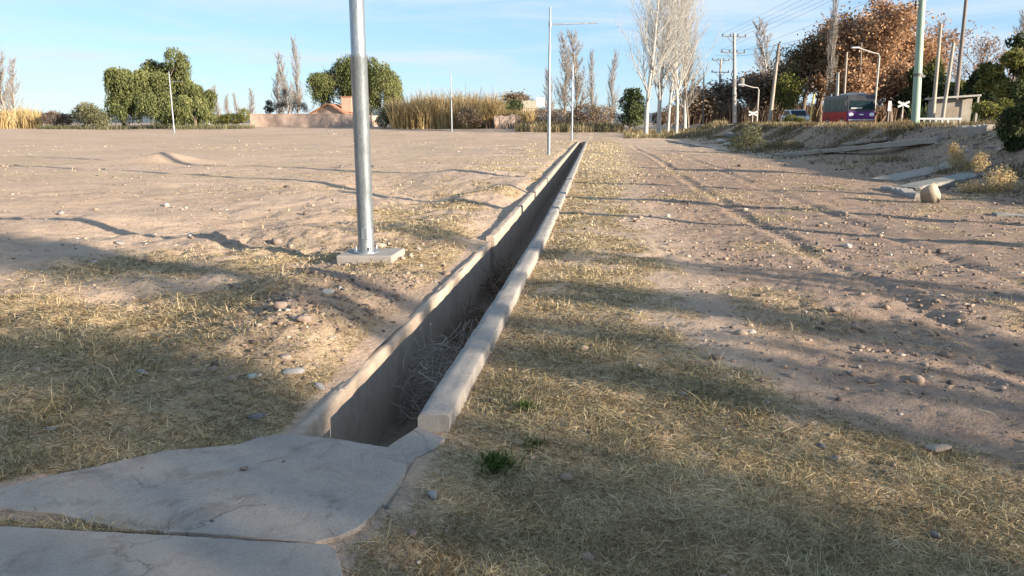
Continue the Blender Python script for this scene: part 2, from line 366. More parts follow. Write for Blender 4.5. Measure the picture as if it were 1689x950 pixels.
M['scrubgreen'] = leaf('grey_green_leaf', [(0, (.05, .055, .03)), (.5, (.13, .13, .07)), (1, (.24, .22, .13))], .2)
M['pale_bark'] = surf('pale_poplar_bark', (.31, .29, .265), (.48, .455, .42), 5, .85, stretch=(2, 2, .6))
M['grey_twig'] = surf('grey_twig', (.19, .165, .145), (.30, .265, .235), 3, .9)
M['pale_twig'] = surf('pale_dead_twig', (.27, .23, .20), (.42, .365, .32), 6, .9)
M['brown_twig'] = surf('brown_twig', (.15, .10, .075), (.27, .19, .14), 3, .9)
M['bark'] = surf('dark_bark', (.09, .065, .05), (.18, .135, .105), 5, .9, stretch=(2, 2, .6))
M['wood_pole'] = surf('weathered_pole_wood', (.27, .225, .18), (.40, .345, .285), 4, .85, 30, .3, .01, stretch=(4, 4, .5))
M['dark_pole'] = surf('dark_pole_wood', (.13, .11, .095), (.24, .20, .17), 4, .85, stretch=(4, 4, .5))
M['pole_concrete'] = surf('pole_concrete', (.34, .31, .275), (.45, .42, .375), 5, .85)
M['pole_green'] = surf('pale_green_paint', (.24, .32, .24), (.32, .41, .31), 3, .55, stretch=(2, 2, .5))
M['crossarm'] = surf('grey_crossarm', (.12, .11, .11), (.20, .19, .18), 3, .8)
M['ceramic'] = surf('brown_ceramic', (.07, .045, .035), (.11, .07, .05), 3, .3)
M['white_paint'] = surf('weathered_white_paint', (.42, .41, .39), (.54, .53, .50), 4, .6)
M['yellow_paint'] = surf('worn_yellow_paint', (.52, .36, .12), (.62, .45, .17), 4, .6)
M['wire'] = surf('black_wire', (.05, .05, .055), (.08, .08, .085), 3, .6)
M['bus_red'] = surf('bus_red_paint', (.36, .026, .022), (.44, .045, .036), 2, .5, spec=.1)
M['bus_purple'] = surf('bus_purple_paint', (.10, .028, .135), (.145, .048, .18), 2, .4, spec=.2)
M['bus_dark'] = surf('bus_dark_trim', (.03, .03, .035), (.05, .05, .055), 2, .35)
M['bus_grey'] = surf('bus_grey_paint', (.075, .07, .08), (.115, .11, .12), 2, .45)
M['glass'] = surf('dark_glass', (.004, .010, .013), (.02, .036, .042), 5, .3, spec=.12)
M['pale_glass'] = surf('tinted_side_glass', (.045, .065, .058), (.10, .13, .115), 2, .4, spec=.1)
M['lamp_white'] = surf('lamp_lens', (.75, .74, .72), (.85, .84, .82), 2, .2)
M['silver'] = surf('silver_car_paint', (.42, .44, .47), (.52, .54, .57), 2, .3, metal=.3, spec=.5)
M['rubber'] = surf('tyre_rubber', (.025, .025, .025), (.05, .05, .05), 8, .85)
M['rim'] = surf('wheel_rim', (.35, .35, .36), (.45, .45, .46), 6, .4, metal=.6)
M['plaster'] = surf('pink_plaster', (.42, .29, .225), (.53, .385, .30), 2, .9, 18, .3, .01)
M['adobe'] = surf('adobe_wall', (.37, .265, .215), (.47, .35, .285), 1.6, .95, 9, .4, .02)
M['tile'] = surf('clay_roof_tile', (.26, .12, .075), (.38, .19, .12), 3, .85, 14, .5, .02)
M['brick'] = surf('chimney_brick', (.36, .235, .17), (.48, .33, .25), 5, .9, 18, .4, .01)
M['olive_roof'] = surf('old_sheet_roof', (.26, .25, .19), (.35, .33, .26), 2, .7)
M['pale_wall'] = surf('pale_wall', (.32, .28, .22), (.40, .355, .285), 2, .9)
M['asphalt'] = surf('asphalt', (.045, .045, .047), (.065, .064, .064), 6, .9, 60, .4, .01)
M['hill'] = surf('hazy_far_hill', (.075, .09, .105), (.12, .135, .15), .004, 1)  # blue-grey of distant haze put into the hill colour
M['rubble'] = concrete('broken_concrete', (.24, .205, .17), (.32, .275, .23), (.39, .34, .29), (.17, .13, .10), .7)
M['cover'] = concrete('grey_green_concrete', (.17, .165, .145), (.235, .225, .20), (.295, .28, .25))

# ------------------------------------------------------------------ ground sheet with the channel cut out
def stretch_axis(lo, hi, fine0, fine1, step, growth, must=()):
    a = list(np.arange(fine0, fine1 + 1e-6, step))
    x, d = fine1, step
    while x < hi: d *= 1 + growth; x += d; a.append(x)
    x, d = fine0, step
    while x > lo: d *= 1 + growth; x -= d; a.insert(0, x)
    a = np.array(a)
    for m_ in must: a[np.argmin(np.abs(a - m_))] = m_
    return np.unique(a)
gl, gr = -W_CH - W_L * .5, W_R * .5
tg = stretch_axis(-2600, 2600, -3.2, 3.6, .04, .034, (gl, gr))
sg = [-60, -40, -25, -15, -10, -7, -5, -3.5, -2.2, -1.2, -.4, .3, .8, 1.2, 1.5]
x = 1.7
while x < 3500:
    sg.append(x); x += max(.026, .0065 * x if x < 110 else .05 * x)
sg = np.array(sg); i0 = int(np.argmin(np.abs(sg - (S0 - .45)))); i1 = int(np.argmin(np.abs(sg - S1))); sg[i0] = S0 - .45; sg[i1] = S1
ja, jb = int(np.where(tg == gl)[0][0]), int(np.where(tg == gr)[0][0])
SS, TT = np.meshgrid(sg, tg, indexing='ij')
wob = sst(-9, -3, TT) * sst(9, 3, TT)
TA = TT + (r_in(SS)) * 1.0 * sst(-30, -3, TT) * sst(30, 3, TT)
X, Y = to_xy(TA, SS)
Z = terrain(X.ravel(), Y.ravel()).reshape(X.shape)
Z = Z + 0 * wob
ns, nt_ = X.shape
idx = np.arange(ns * nt_).reshape(ns, nt_)
F = np.stack([idx[:-1, :-1], idx[:-1, 1:], idx[1:, 1:], idx[1:, :-1]], -1)
keep = np.ones((ns - 1, nt_ - 1), bool); keep[i0:i1, ja:jb] = False
V = np.stack([X.ravel(), Y.ravel(), Z.ravel()], -1)
xr, yr = X.ravel(), Y.ravel(); tr, sr = to_st(xr, yr)
stw = straw(xr, yr) * (1 - .6 * sst(70, 110, yr))
stw = np.maximum(stw, .45 * sst(9.5, 13, tr) * sst(12, 18, sr) * (fbm(xr * .3, yr * .3, 141, 3) > -.05))
dark = np.clip(sst(.0, .22, fbm(xr * .35, yr * .8, 151, 3)) * sst(2.2, 3.5, tr) * sst(4, 6, sr) * (1 - sst(14, 22, sr)) * 1.2 + .75 * sst(.9, 2.0, tr) * sst(3.4, 4.2, sr) * (1 - sst(10, 17, sr))  # right-hand dirt: dark crumbs plus some painted dapple shade
       + 1.0 * np.exp(-((tr + 2.3) / .8) ** 2 - ((sr - 6.8) / 2.2) ** 2) + 1.1 * np.exp(-((tr + 4.4) / 1.3) ** 2 - ((sr - 9.7) / .5) ** 2) + .75 * sst(8.8, 10, tr) * sst(8, 14, sr) * (1 - sst(80, 100, sr)) + .9 * sst(-.95, -.84, tr) * sst(-.2, -.6, tr) * sst(3.4, 3.0, sr) + .7 * sst(.05, .2, fbm(xr * .6, yr * .6, 161, 3)) * (tr < -2) * sst(14, 8, sr), 0, 1)
brown = np.clip(sst(.7, 1.8, tr) * (1 - sst(20, 70, sr)) * .95 + .75 * sst(8.5, 10, tr) * (1 - sst(90, 110, yr)) + .8 * np.exp(-((tr + 2.4) / .9) ** 2 - ((sr - 7) / 3.0) ** 2) + .22 * sst(.04, .22, fbm(xr * .3, yr * .5, 211, 3)) * (tr < -2), 0, 1)
stw = np.maximum(stw, .42 * sst(-.02, .16, fbm(xr * .22, yr * .35, 221, 3)) * sst(14, 24, yr) * (1 - sst(75, 100, yr)) * (tr < -1.7))
gm = mesh_np('ground', V, F[keep].reshape(-1, 4), smooth=True, attrs={'straw': stw, 'dark': dark, 'brown': brown})
tag(link('ground', gm, M['ground']), kind='structure')

# far hills: a low ridge all along the horizon
hx = np.linspace(-9000, 9000, 181); hz = 60 + 130 * (fbm(hx * .0011, hx * 0 + 3, 5, 4) + .35)
hv = []; 
for k_, (yy, sc) in enumerate([(5200, 0), (6200, .8), (7000, 1.0), (8200, .0)]):
    hv += [(a, yy + 200 * math.sin(a * .002), b * sc - 2) for a, b in zip(hx, hz)]
n_ = len(hx); hf = [(r_ * n_ + i, r_ * n_ + i + 1, (r_ + 1) * n_ + i + 1, (r_ + 1) * n_ + i) for r_ in range(3) for i in range(n_ - 1)]
tag(link('hills', mesh_np('hills', hv, hf, smooth=True), M['hill']), kind='structure')

# road on the raised ground at right (bus, car and crossing stand on or by it)
def road_x(y): return 29.3 + (y - 65) * .09
mb = MB()
prof = [(-3.9, -.5), (-3.7, 0), (0, .05), (3.7, 0), (3.9, -.5)]
rings = [[mb.bm.verts.new((road_x(y) + a, y, 1.235 + z)) for a, z in prof] for y in np.linspace(-5, 230, 60)]
for a, b in zip(rings, rings[1:]):
    for k in range(4): mb.bm.faces.new((a[k], a[k + 1], b[k + 1], b[k]))
tag(mb.build('road', M['asphalt'], smooth=False), kind='structure')
# ------------------------------------------------------------------ irrigation channel
rng = np.random.default_rng(7)
def wall_strip(name, s_a, s_b, in_off, out_off, top, bot, mat, parent, sgn, n=None, wav=.008, seed=0, chip=.012):
    # a cast length of wall following the channel line; rounded worn arrises
    n = n or max(6, int((s_b - s_a) / .09)); n = min(n, 90)
    ch_ = .012 if in_off > out_off else -.012
    prof = [(out_off, bot), (out_off, top - .07), (out_off, top - .012), (out_off + ch_, top - .001), (out_off + (in_off - out_off) * .35, top),
            (out_off + (in_off - out_off) * .65, top), (in_off - ch_, top - .001), (in_off, top - .012), (in_off, top - .07), (in_off, top - .22), (in_off, bot)]
    ss = np.linspace(s_a, s_b, n); V = []
    w1s = wav * (2 * vnoise(ss[:, None] * 3.1 + 5 * np.arange(len(prof))[None], np.tile(seed + np.arange(len(prof)) * .7, (len(ss), 1)), 9) - 1)
    w2s = chip * np.maximum(0, vnoise(np.tile(ss[:, None] * 7.3, (1, len(prof))), np.tile(seed + np.arange(len(prof)) * 1.3, (len(ss), 1)), 19) - .55)
    for i, s_ in enumerate(ss):
        c = float(r_in(s_))
        for j, (o_, z_) in enumerate(prof):
            w1 = float(w1s[i, j]); w2 = float(w2s[i, j]) * (2 if 1 < j < 8 else .5)
            X_, Y_ = to_xy(c + o_ + w1, s_)
            V.append((X_, Y_, z_ - w2 + w1 * .6 * (1 if 0 < j < 10 else 0)))
    k = len(prof); Fq = [(i * k + j, (i + 1) * k + j, (i + 1) * k + j + 1, i * k + j + 1) for i in range(n - 1) for j in range(k - 1)]
    me = bpy.data.meshes.new(name)
    me.from_pydata(V, [], Fq + [tuple(range(k))[::-1], tuple(range((n - 1) * k, n * k))]); me.update()
    bm = bmesh.new(); bm.from_mesh(me); bmesh.ops.recalc_face_normals(bm, faces=bm.faces); bm.to_mesh(me); bm.free()
    for p in me.polygons: p.use_smooth = len(p.vertices) == 4
    return link(name, me, mat, parent)
chan = thing('irrigation_channel', 'long straight open concrete irrigation channel running away across the dirt', 'channel', (*to_xy(-1.1, 3.7), 0))
chan_inv = Matrix.Translation(chan.location).inverted()
def under(o, root):                      # part built in world coordinates: keep it in place under its thing
    o.parent = root; o.matrix_parent_inverse = (Matrix.Translation(root.location) @ Matrix.Rotation(root.rotation_euler[2], 4, 'Z')).inverted(); return o
cuts = [3.76, 9.4, 15.6, 22, 28.5, 35, 42, 49, 56, 67.4]
for i, (a, b) in enumerate(zip(cuts, cuts[1:])):
    dz = [.0, .002, -.002, .003, .004, .002, .004][i % 7]
    under(wall_strip('kerb_section', a, b - .005, 0, W_R, .098 + dz, -.62, M['concrete'], None, 1, seed=i * 3.7, wav=.005, chip=.016), chan)
lcuts = [3.57, 10.35, 17.0, 24, 31, 39, 48, 57, 67.4]
for i, (a, b) in enumerate(zip(lcuts, lcuts[1:])):
    far_ = a > 10
    under(wall_strip('wall_section', a, b - .005, -W_CH + (.045 if far_ else 0), -W_CH - W_L, (.085 if far_ else .022) + .006 * math.sin(i * 2.2), -.62, M['wall_in'], None, -1, seed=50 + i * 2.9, wav=.005, chip=.02), chan)
fl = []; nfl = 260
fs = np.linspace(S0 - .4, S1, nfl); fu = np.linspace(-W_CH - .02, .02, 9)
for s_ in fs:
    for u_ in fu: fl.append((*to_xy(float(r_in(s_)) + u_, s_), 0))
fl = np.array(fl); fl[:, 2] = -.575 + .10 * fbm(fl[:, 0] * 2.2, fl[:, 1] * 2.2, 77, 3) + .10 * sst(45, 66, fl[:, 1])
ff = [(i * 9 + j, i * 9 + j + 1, (i + 1) * 9 + j + 1, (i + 1) * 9 + j) for i in range(nfl - 1) for j in range(8)]
under(link('channel_floor', mesh_np('channel_floor', fl, ff, smooth=True), M['silt']), chan)
def end_wall(s_, z0, z1):
    mb = MB(); c = float(r_in(s_)); p = [to_xy(c - W_CH - .02, s_), to_xy(c + .02, s_), to_xy(c + .02, s_ + .12), to_xy(c - W_CH - .02, s_ + .12)]
    mb.poly(p, z1 - z0, Matrix.Translation((0, 0, z0))); under(mb.build('end_wall', M['wall_in'], None), chan)
end_wall(S0 - .44, -.62, -.06); end_wall(S1 - .08, -.62, .05)

# cover slabs
def slab(name, pts_px, z, thick, label, mat, extra=None):
    pts = []
    for (u, v) in pts_px:
        d = ray(u, v); k = (z - CAM_H) / d[2]; pts.append((d[0] * k, d[1] * k))
    c = np.mean(pts, 0); rg = np.random.default_rng(len(pts))
    fine = []
    for (a, b) in zip(pts, pts[1:] + pts[:1]):
        L_ = math.dist(a, b); n = max(1, int(L_ / .035))
        for i in range(n):
            f_ = i / n; w_ = 0 if i == 0 else (.003 if len(pts) > 12 else .0015)
            fine.append((a[0] + (b[0] - a[0]) * f_ - c[0] + rg.normal() * w_ * .5, a[1] + (b[1] - a[1]) * f_ - c[1] + rg.normal() * w_))
    mb = MB(); mb.poly(fine, thick, Matrix.Translation((0, 0, -thick)))
    o = mb.build(name, mat, None, bevel=.003, seg=1); o.location = (c[0], c[1], z); tag(o, label, 'concrete slab'); return o
slab('cover_slab', [(-60, 822), (0, 803), (75, 785), (150, 771), (270, 743), (390, 733), (430, 720), (480, 715), (560, 724), (662, 741), (672, 762), (662, 788), (640, 815), (618, 845), (590, 870), (555, 886), (520, 894), (400, 884), (300, 877), (200, 872), (100, 847), (0, 838), (-60, 846)],
     .045, .15, 'broad irregular grey concrete slab covering the near end of the channel', M['slab'])
slab('cover_slab', [(-400, 850), (0, 867), (250, 881), (540, 897), (552, 905), (560, 925), (566, 950), (560, 1010), (-400, 1010)], .075, .14,
     'straight edged concrete slab at the bottom left corner in front of the irregular slab', M['slab'])
# low broken apron where the right kerb meets the slab
slab('concrete_apron', [(640, 736), (664, 720), (690, 703), (734, 723), (716, 740), (684, 754), (664, 772), (645, 782)], .034, .16, 'small wedge of broken concrete joining the kerb end to the cover slab', M['slab'])

# dry brushwood lying in the channel
def tubes(segs, k=4, tone=None):
    P0 = np.array([q[0] for q in segs], float); P1 = np.array([q[1] for q in segs], float); R0 = np.array([q[2] for q in segs]); R1 = np.array([q[3] for q in segs])
    D = P1 - P0; D /= np.linalg.norm(D, axis=1)[:, None] + 1e-9
    A = np.where(np.abs(D[:, 2:3]) > .9, np.array([[1., 0, 0]]), np.array([[0, 0, 1.]]))
    U_ = np.cross(D, A); U_ /= np.linalg.norm(U_, axis=1)[:, None] + 1e-9; W_ = np.cross(D, U_)
    n = len(P0); V = np.zeros((n, 2, k, 3))
    for i in range(k):
        c, s_ = math.cos(6.2832 * i / k), math.sin(6.2832 * i / k); o = U_ * c + W_ * s_
        V[:, 0, i] = P0 + o * R0[:, None]; V[:, 1, i] = P1 + o * R1[:, None]
    b = np.arange(n)[:, None] * 2 * k; i = np.arange(k)[None]; j = (i + 1) % k
    F = np.stack([b + i, b + j, b + k + j, b + k + i], -1).reshape(-1, 4)
    return V.reshape(-1, 3), F
def brush(name, s_c, s_len, n, label, mat, zlift=.22, r=.004):
    rg = random.Random(int(s_c * 10)); segs = []
    x0, y0 = to_xy(float(r_in(s_c)) - W_CH / 2, s_c)
    for _ in range(n):
        s_ = s_c + rg.uniform(-.5, .5) * s_len; u_ = rg.uniform(-W_CH + .03, -.03); z = -.54 + rg.random() ** 1.7 * zlift
        a = rg.uniform(0, 6.28); e = rg.uniform(-.3, .8)
        p = Vector((*to_xy(float(r_in(s_)) + u_, s_), z))
        for q in range(rg.randint(3, 6)):
            d = Vector((math.cos(a) * math.cos(e), math.sin(a) * math.cos(e), math.sin(e))) * rg.uniform(.05, .12)
            p2 = p + d; t2, s2 = to_st(p2.x, p2.y); c = float(r_in(s2))
            if t2 > c - .02 or t2 < c - W_CH + .02 or p2.z < -.57 or p2.z > -.02: a += 1.3; e = rg.uniform(-.2, .5); continue
            segs.append((p, p2, r, r * .8)); p = p2; a += rg.uniform(-.6, .6); e += rg.uniform(-.5, .4)
    V, F = tubes(segs, 3); V = V - np.array([x0, y0, -.55])
    o = link(name, mesh_np(name, V, F), mat); o.location = (x0, y0, -.55); tag(o, label, 'brushwood'); o['kind'] = 'stuff'; return o
brush('dry_brushwood', 5.65, .85, 330, 'tangle of grey dry twigs piled in the near part of the channel', M['pale_twig'], .36, .0029)
brush('dry_brushwood', 7.6, 1.8, 250, 'thin scatter of dark dry twigs deeper along the channel', M['brown_twig'], .12, .004)
brush('dry_brushwood', 10.0, 1.6, 260, 'low heap of brown dry twigs in the channel beside the wall step', M['brown_twig'], .18, .005)

# ------------------------------------------------------------------ lamp columns
def column(name, u, v_base, label, H, r0, arm=None, pad=True, steps=None, lean=0, group=None, y=None, vtop=None):
    p = G(u, v_base) if y is None else base(u, y)
    if vtop is not None:
        k_ = H; H = at(u, vtop, p.y).z - p.z; arm = arm and (arm[0] * H / k_, *arm[1:])
    t = thing(name, label, 'lamp post', p, 0, group)
    if steps: prof = steps
    else: prof = [(r0, -.1), (r0, H * .42), (r0 * .93, H * .421), (r0 * .78, H * .425), (r0 * .72, H * .75), (r0 * .58, H * .755), (r0 * .5, H)]
    mb = MB(); mb.lathe(prof, 28); po = mb.build('pole', M['galv'], t, smooth=True)
    if arm:
        z, L_, az, rise = arm
        d = Vector((math.cos(az), math.sin(az), 0)); m2 = MB(); m2.rod(Vector((0, 0, z)), Vector((0, 0, z + rise)) + d * L_, r0 * .42, r0 * .36, 10); m2.build('arm', M['galv'], t)
        m3 = MB(); m3.lathe([(r0 * .8, z - .12), (r0 * .8, z + .12)], 16); m3.build('arm_collar', M['galv'], t)
    return t
p1 = G(605, 427)
zt = .105
st1 = [(.090, .06), (.090, 2.20), (.0925, 2.205), (.0925, 2.235), (.083, 2.24), (.0805, 2.26), (.080, 2.9), (.070, 4.2), (.066, 4.25), (.056, 7.3)]
near = column('lamp_post', 605, 427, 'thick near galvanised steel lamp post standing on a square concrete pad', 7.3, .09, (6.4, 1.7, .25, .18), steps=st1)
mb = MB(); mb.lathe([(.145, .07), (.145, .092)], 24); mb.build('base_flange', M['galv'], near)
for a in range(4):
    mb = MB(); mb.rod((.125 * math.cos(a * 1.571 + .6), .125 * math.sin(a * 1.571 + .6), .11), (.125 * math.cos(a * 1.571 + .6), .125 * math.sin(a * 1.571 + .6), .15), .011, n=6); mb.build('bolt', M['galv'], near)
mb = MB(); mb.box((0.0, -.088, .30), (.07, .02, .13)); mb.build('hatch', M['galv'], near, bevel=.006)
mb = MB(); mb.box((.0, 0, -.02), (.66, .50, .20)); pad = mb.build('concrete_pad', M['concrete'], None, bevel=.02, seg=3)
pad.location = (p1.x + .05, p1.y + .02, p1.z + 0.0); pad.rotation_euler = (R(1), R(-1.5), R(-9)); tag(pad, 'pale square concrete pad under the thick near lamp post', 'concrete pad')
column('lamp_post', 905, 255, 'tall lamp post with one bare side arm beside the far half of the channel', 7.6, .085, (6.75, 2.35, .20, .12), vtop=12)
column('lamp_post', 943, 232, 'smaller looking lamp post with side arm near the far end of the channel', 7.1, .085, (6.2, 2.4, .20, .12), vtop=108)
column('lamp_post', 286, 222, 'distant slim lamp post with a short arm in front of the left pepper trees', 7.5, .085, (6.3, 1.4, .1, -.02), y=86, vtop=118)
column('lamp_post', 745, 225, 'distant slim lamp post without an arm in front of the dry canes', 7.2, .08, None, y=88, vtop=122)

# ------------------------------------------------------------------ vegetation helpers
def leaf_cloud(rg, clumps, n, l, w, droop=0, shell=.55, up=.0):
    cl = np.array(clumps, float); vol = (cl[:, 3] * cl[:, 4] * cl[:, 5]) ** .72; vol /= vol.sum()
    k = rg.choice(len(cl), n, p=vol); d = rg.normal(size=(n, 3)); d /= np.linalg.norm(d, axis=1)[:, None]
    rad = shell + (1 - shell) * rg.random(n) ** .6; rad *= 1 + .12 * rg.normal(size=n)
    P = cl[k, :3] + d * rad[:, None] * cl[k, 3:6]
    ctone = rg.random(len(cl)) * .5 + .15
    tone = np.clip(ctone[k] + .28 * rg.normal(size=n) * .8 + .1, 0, 1)
    A = rg.normal(size=(n, 3)); A[:, 2] -= droop * 2; A /= np.linalg.norm(A, axis=1)[:, None]
    B = np.cross(A, rg.normal(size=(n, 3)) + d * .8); B /= np.linalg.norm(B, axis=1)[:, None] + 1e-9
    sz = (.6 + .8 * rg.random(n))[:, None]
    V = np.stack([P - A * l * sz * .5, P + B * w * sz * .5, P + A * l * sz * .5, P - B * w * sz * .5], 1).reshape(-1, 3)
    F = np.arange(4 * n).reshape(-1, 4); return V, F, np.repeat(tone, 4)
def strands(rg, clumps, n, L, l, w, step):
    cl = np.array(clumps, float); vol = (cl[:, 3] * cl[:, 4]) ** .8; vol /= vol.sum()
    k = rg.choice(len(cl), n, p=vol); d = rg.normal(size=(n, 3)); d[:, 2] = np.abs(d[:, 2]) * .9 - .15; d /= np.linalg.norm(d, axis=1)[:, None]
    P0 = cl[k, :3] + d * cl[k, 3:6] * (.8 + .25 * rg.random(n))[:, None]
    ct = (rg.random(len(cl)) * .3 + .2 + .0)[k] + .22 * (rg.random(n) - .5); Vs = []; Ts = []
    m_ = int(L / step); Li = np.clip(.22 + .9 * rg.random(n) ** 1.8, 0, 1) * (.6 + .6 * rg.random(len(cl)))[k]
    for i in range(m_):
        al = (i / m_ < Li) & (rg.random(n) < .92)
        off = np.zeros((n, 3)); off[:, 2] = -i * step; off[:, :2] = d[:, :2] * (.25 * np.sqrt(i * step))[..., None] if False else d[:, :2] * .22 * math.sqrt(i * step + .01)
        P = P0 + off + rg.normal(size=(n, 3)) * .09
        P = P[al]; q = len(P); A = rg.normal(size=(q, 3)) * .35; A[:, 2] -= 1; A /= np.linalg.norm(A, axis=1)[:, None]
        B = np.cross(A, rg.normal(size=(q, 3))); B /= np.linalg.norm(B, axis=1)[:, None] + 1e-9
        sz = (.7 + .6 * rg.random(q))[:, None]
        Vs.append(np.stack([P - A * l * sz * .5, P + B * w * sz * .5, P + A * l * sz * .5, P - B * w * sz * .5], 1).reshape(-1, 3))
        Ts.append(np.repeat(np.clip(ct[al] + .22 * rg.normal(size=q), 0, 1), 4))
    V = np.concatenate(Vs); return V, np.arange(len(V)).reshape(-1, 4), np.concatenate(Ts)
def grow(rg, p, d, L, r, lev, out, cfg):
    n = cfg['seg'][lev]; st = L / n
    for i in range(n):
        d = (d + Vector((rg.gauss(0, 1), rg.gauss(0, 1), rg.gauss(0, 1))) * cfg['wob'][lev] + Vector((0, 0, cfg['up'][lev]))).normalized()
        p2 = p + d * st; f0 = 1 - i / n * cfg['tap']; f1 = 1 - (i + 1) / n * cfg['tap']
        out.append((p, p2, r * f0, r * f1, lev)); p = p2
        if lev + 1 < len(cfg['seg']) and (i + 1) / n >= cfg['from'][lev]:
            for _ in range(cfg['kids'][lev] if rg.random() < cfg['kids'][lev] % 1 or cfg['kids'][lev] >= 1 else 0) if isinstance(cfg['kids'][lev], int) else range(1 if rg.random() < cfg['kids'][lev] else 0):
                az = rg.uniform(0, 6.283); side = Vector((math.cos(az), math.sin(az), 0)); side = (side - d * side.dot(d)).normalized()
                a = cfg['ang'][lev] * rg.uniform(.7, 1.3); nd = (d * math.cos(a) + side * math.sin(a)).normalized()
                rem = 1 - .6 * (i + 1) / n if lev == 0 else 1 - .4 * (i + 1) / n
                grow(rg, p, nd, L * cfg['len'][lev] * rem * rg.uniform(.7, 1.2), max(r * f1 * cfg['rr'][lev], cfg['rmin']), lev + 1, out, cfg)
POPLAR = dict(seg=[16, 8, 5, 3], wob=[.03, .07, .10, .12], up=[.02, .09, .10, .08], tap=.9, kids=[3, 2, 1, 0], ang=[.62, .45, .5, 0], len=[.46, .42, .5, 0], rr=[.42, .5, .6, 0], rmin=.014, **{'from': [.14, .15, .2, 1]})
SPIRE = dict(seg=[14, 6, 4], wob=[.025, .06, .10], up=[.02, .16, .12], tap=.9, kids=[5, 3, 0], ang=[.42, .35, 0], len=[.28, .45, 0], rr=[.35, .6, 0], rmin=.024, **{'from': [.10, .1, 1]})
SPREAD = dict(seg=[7, 6, 5, 4], wob=[.06, .12, .16, .2], up=[.02, .06, .04, .02], tap=.75, kids=[3, 2, 2, 0], ang=[.75, .7, .7, 0], len=[.75, .6, .5, 0], rr=[.55, .55, .6, 0], rmin=.022, **{'from': [.35, .2, .2, 1]})
SHRUBS = dict(seg=[4, 4, 3], wob=[.12, .18, .22], up=[.05, .03, .0], tap=.8, kids=[2, 2, 0], ang=[.6, .7, 0], len=[.7, .6, 0], rr=[.65, .65, 0], rmin=.004, **{'from': [.2, .2, 1]})
def bare_meshes(seed, H, r, cfg, stems=1, spread=.0, k=4):
    rg = random.Random(seed); out = []
    for s_ in range(stems):
        d = Vector((rg.uniform(-1, 1) * spread, rg.uniform(-1, 1) * spread, 1)).normalized()
        grow(rg, Vector((rg.uniform(-.3, .3) * (stems > 1), rg.uniform(-.3, .3) * (stems > 1), -.15)), d, H * (1 if s_ == 0 else rg.uniform(.75, 1)), r * (1 if s_ == 0 else .8), 0, out, cfg)
    a = [q for q in out if q[4] == 0]; b = [q for q in out if q[4] > 0]
    return mesh_np('trunk', *tubes(a, 8), smooth=True), mesh_np('branches', *tubes(b, k)), out
def bare_tree(name, label, p, meshes, mats, rz=0, sc=(1, 1, 1), group=None):
    t = thing(name, label, 'tree', p, rz, group); t.scale = sc
    link('trunk', meshes[0], mats[0], t); link('branches', meshes[1], mats[1], t); return t
def tips(out, rg, n, jit):
    fin = [q for q in out if q[4] >= 2]
    I = rg.integers(0, len(fin), n); f_ = rg.random(n)[:, None]
    P = np.array([fin[i][0] for i in I]) * (1 - f_) + np.array([fin[i][1] for i in I]) * f_
    return P + rg.normal(size=(n, 3)) * jit
def leaves_at(rg, P, l, w, droop=.3):
    n = len(P); A = rg.normal(size=(n, 3)); A[:, 2] -= droop; A /= np.linalg.norm(A, axis=1)[:, None]
    B = np.cross(A, rg.normal(size=(n, 3))); B /= np.linalg.norm(B, axis=1)[:, None] + 1e-9; sz = (.6 + .8 * rg.random(n))[:, None]
    V = np.stack([P - A * l * sz * .5, P + B * w * sz * .5, P + A * l * sz * .5, P - B * w * sz * .5], 1).reshape(-1, 3)
    cell = np.floor(P / 1.3); hsh = np.abs(np.sin(cell @ np.array([12.9, 78.2, 37.7])) * 43758.5) % 1
    return V, np.arange(4 * n).reshape(-1, 4), np.repeat(np.clip(.2 + .5 * hsh + .2 * rg.normal(size=n), 0, 1), 4)

# crown given in the photo's outline: clumps as (u, v, radius px w, radius px h), all at distance y
def px_clumps(cl, y, p, depth=1.0, rg=None):
    out = []
    for (u, v, a, b) in cl:
        q = at(u, v, y); k = y / 1299.0; dy = rg.normal() * depth if rg is not None else 0
        out.append((q.x - p.x, dy, q.z - p.z, a * k, a * k * 1.0, b * k))
    return out
def limbs(rg, p, clumps, r, h0=.25):
    segs = []; top = max(c[2] for c in clumps); fork = Vector((0, 0, top * h0))
    segs.append((Vector((0, 0, -.3)), fork, r, r * .8))
    for c in clumps:
        a = fork; e = Vector((c[0], c[1], c[2])); m_ = a.lerp(e, .5) + Vector((rg.normal() * .3, rg.normal() * .3, .3)); segs.append((a, m_, r * .5, r * .3)); segs.append((m_, e, r * .3, r * .08))
        for _ in range(4):
            q = e + Vector((rg.normal() * c[3] * .6, rg.normal() * c[4] * .6, rg.normal() * c[5] * .6)); segs.append((m_.lerp(e, .7), q, r * .13, r * .04))
    return mesh_np('trunk', *tubes(segs, 6), smooth=True)
def sub(rg, c, n, f):
    out = []
    for (x, y, z, a, b, h) in c:
        for _ in range(n):
            d = rg.normal(size=3); d /= np.linalg.norm(d); d *= .45 + .4 * rg.random(); k = f * (.7 + .6 * rg.random()); out.append((x + d[0] * a, y + d[1] * b, z + d[2] * h, a * k, b * k, h * k))
    return out
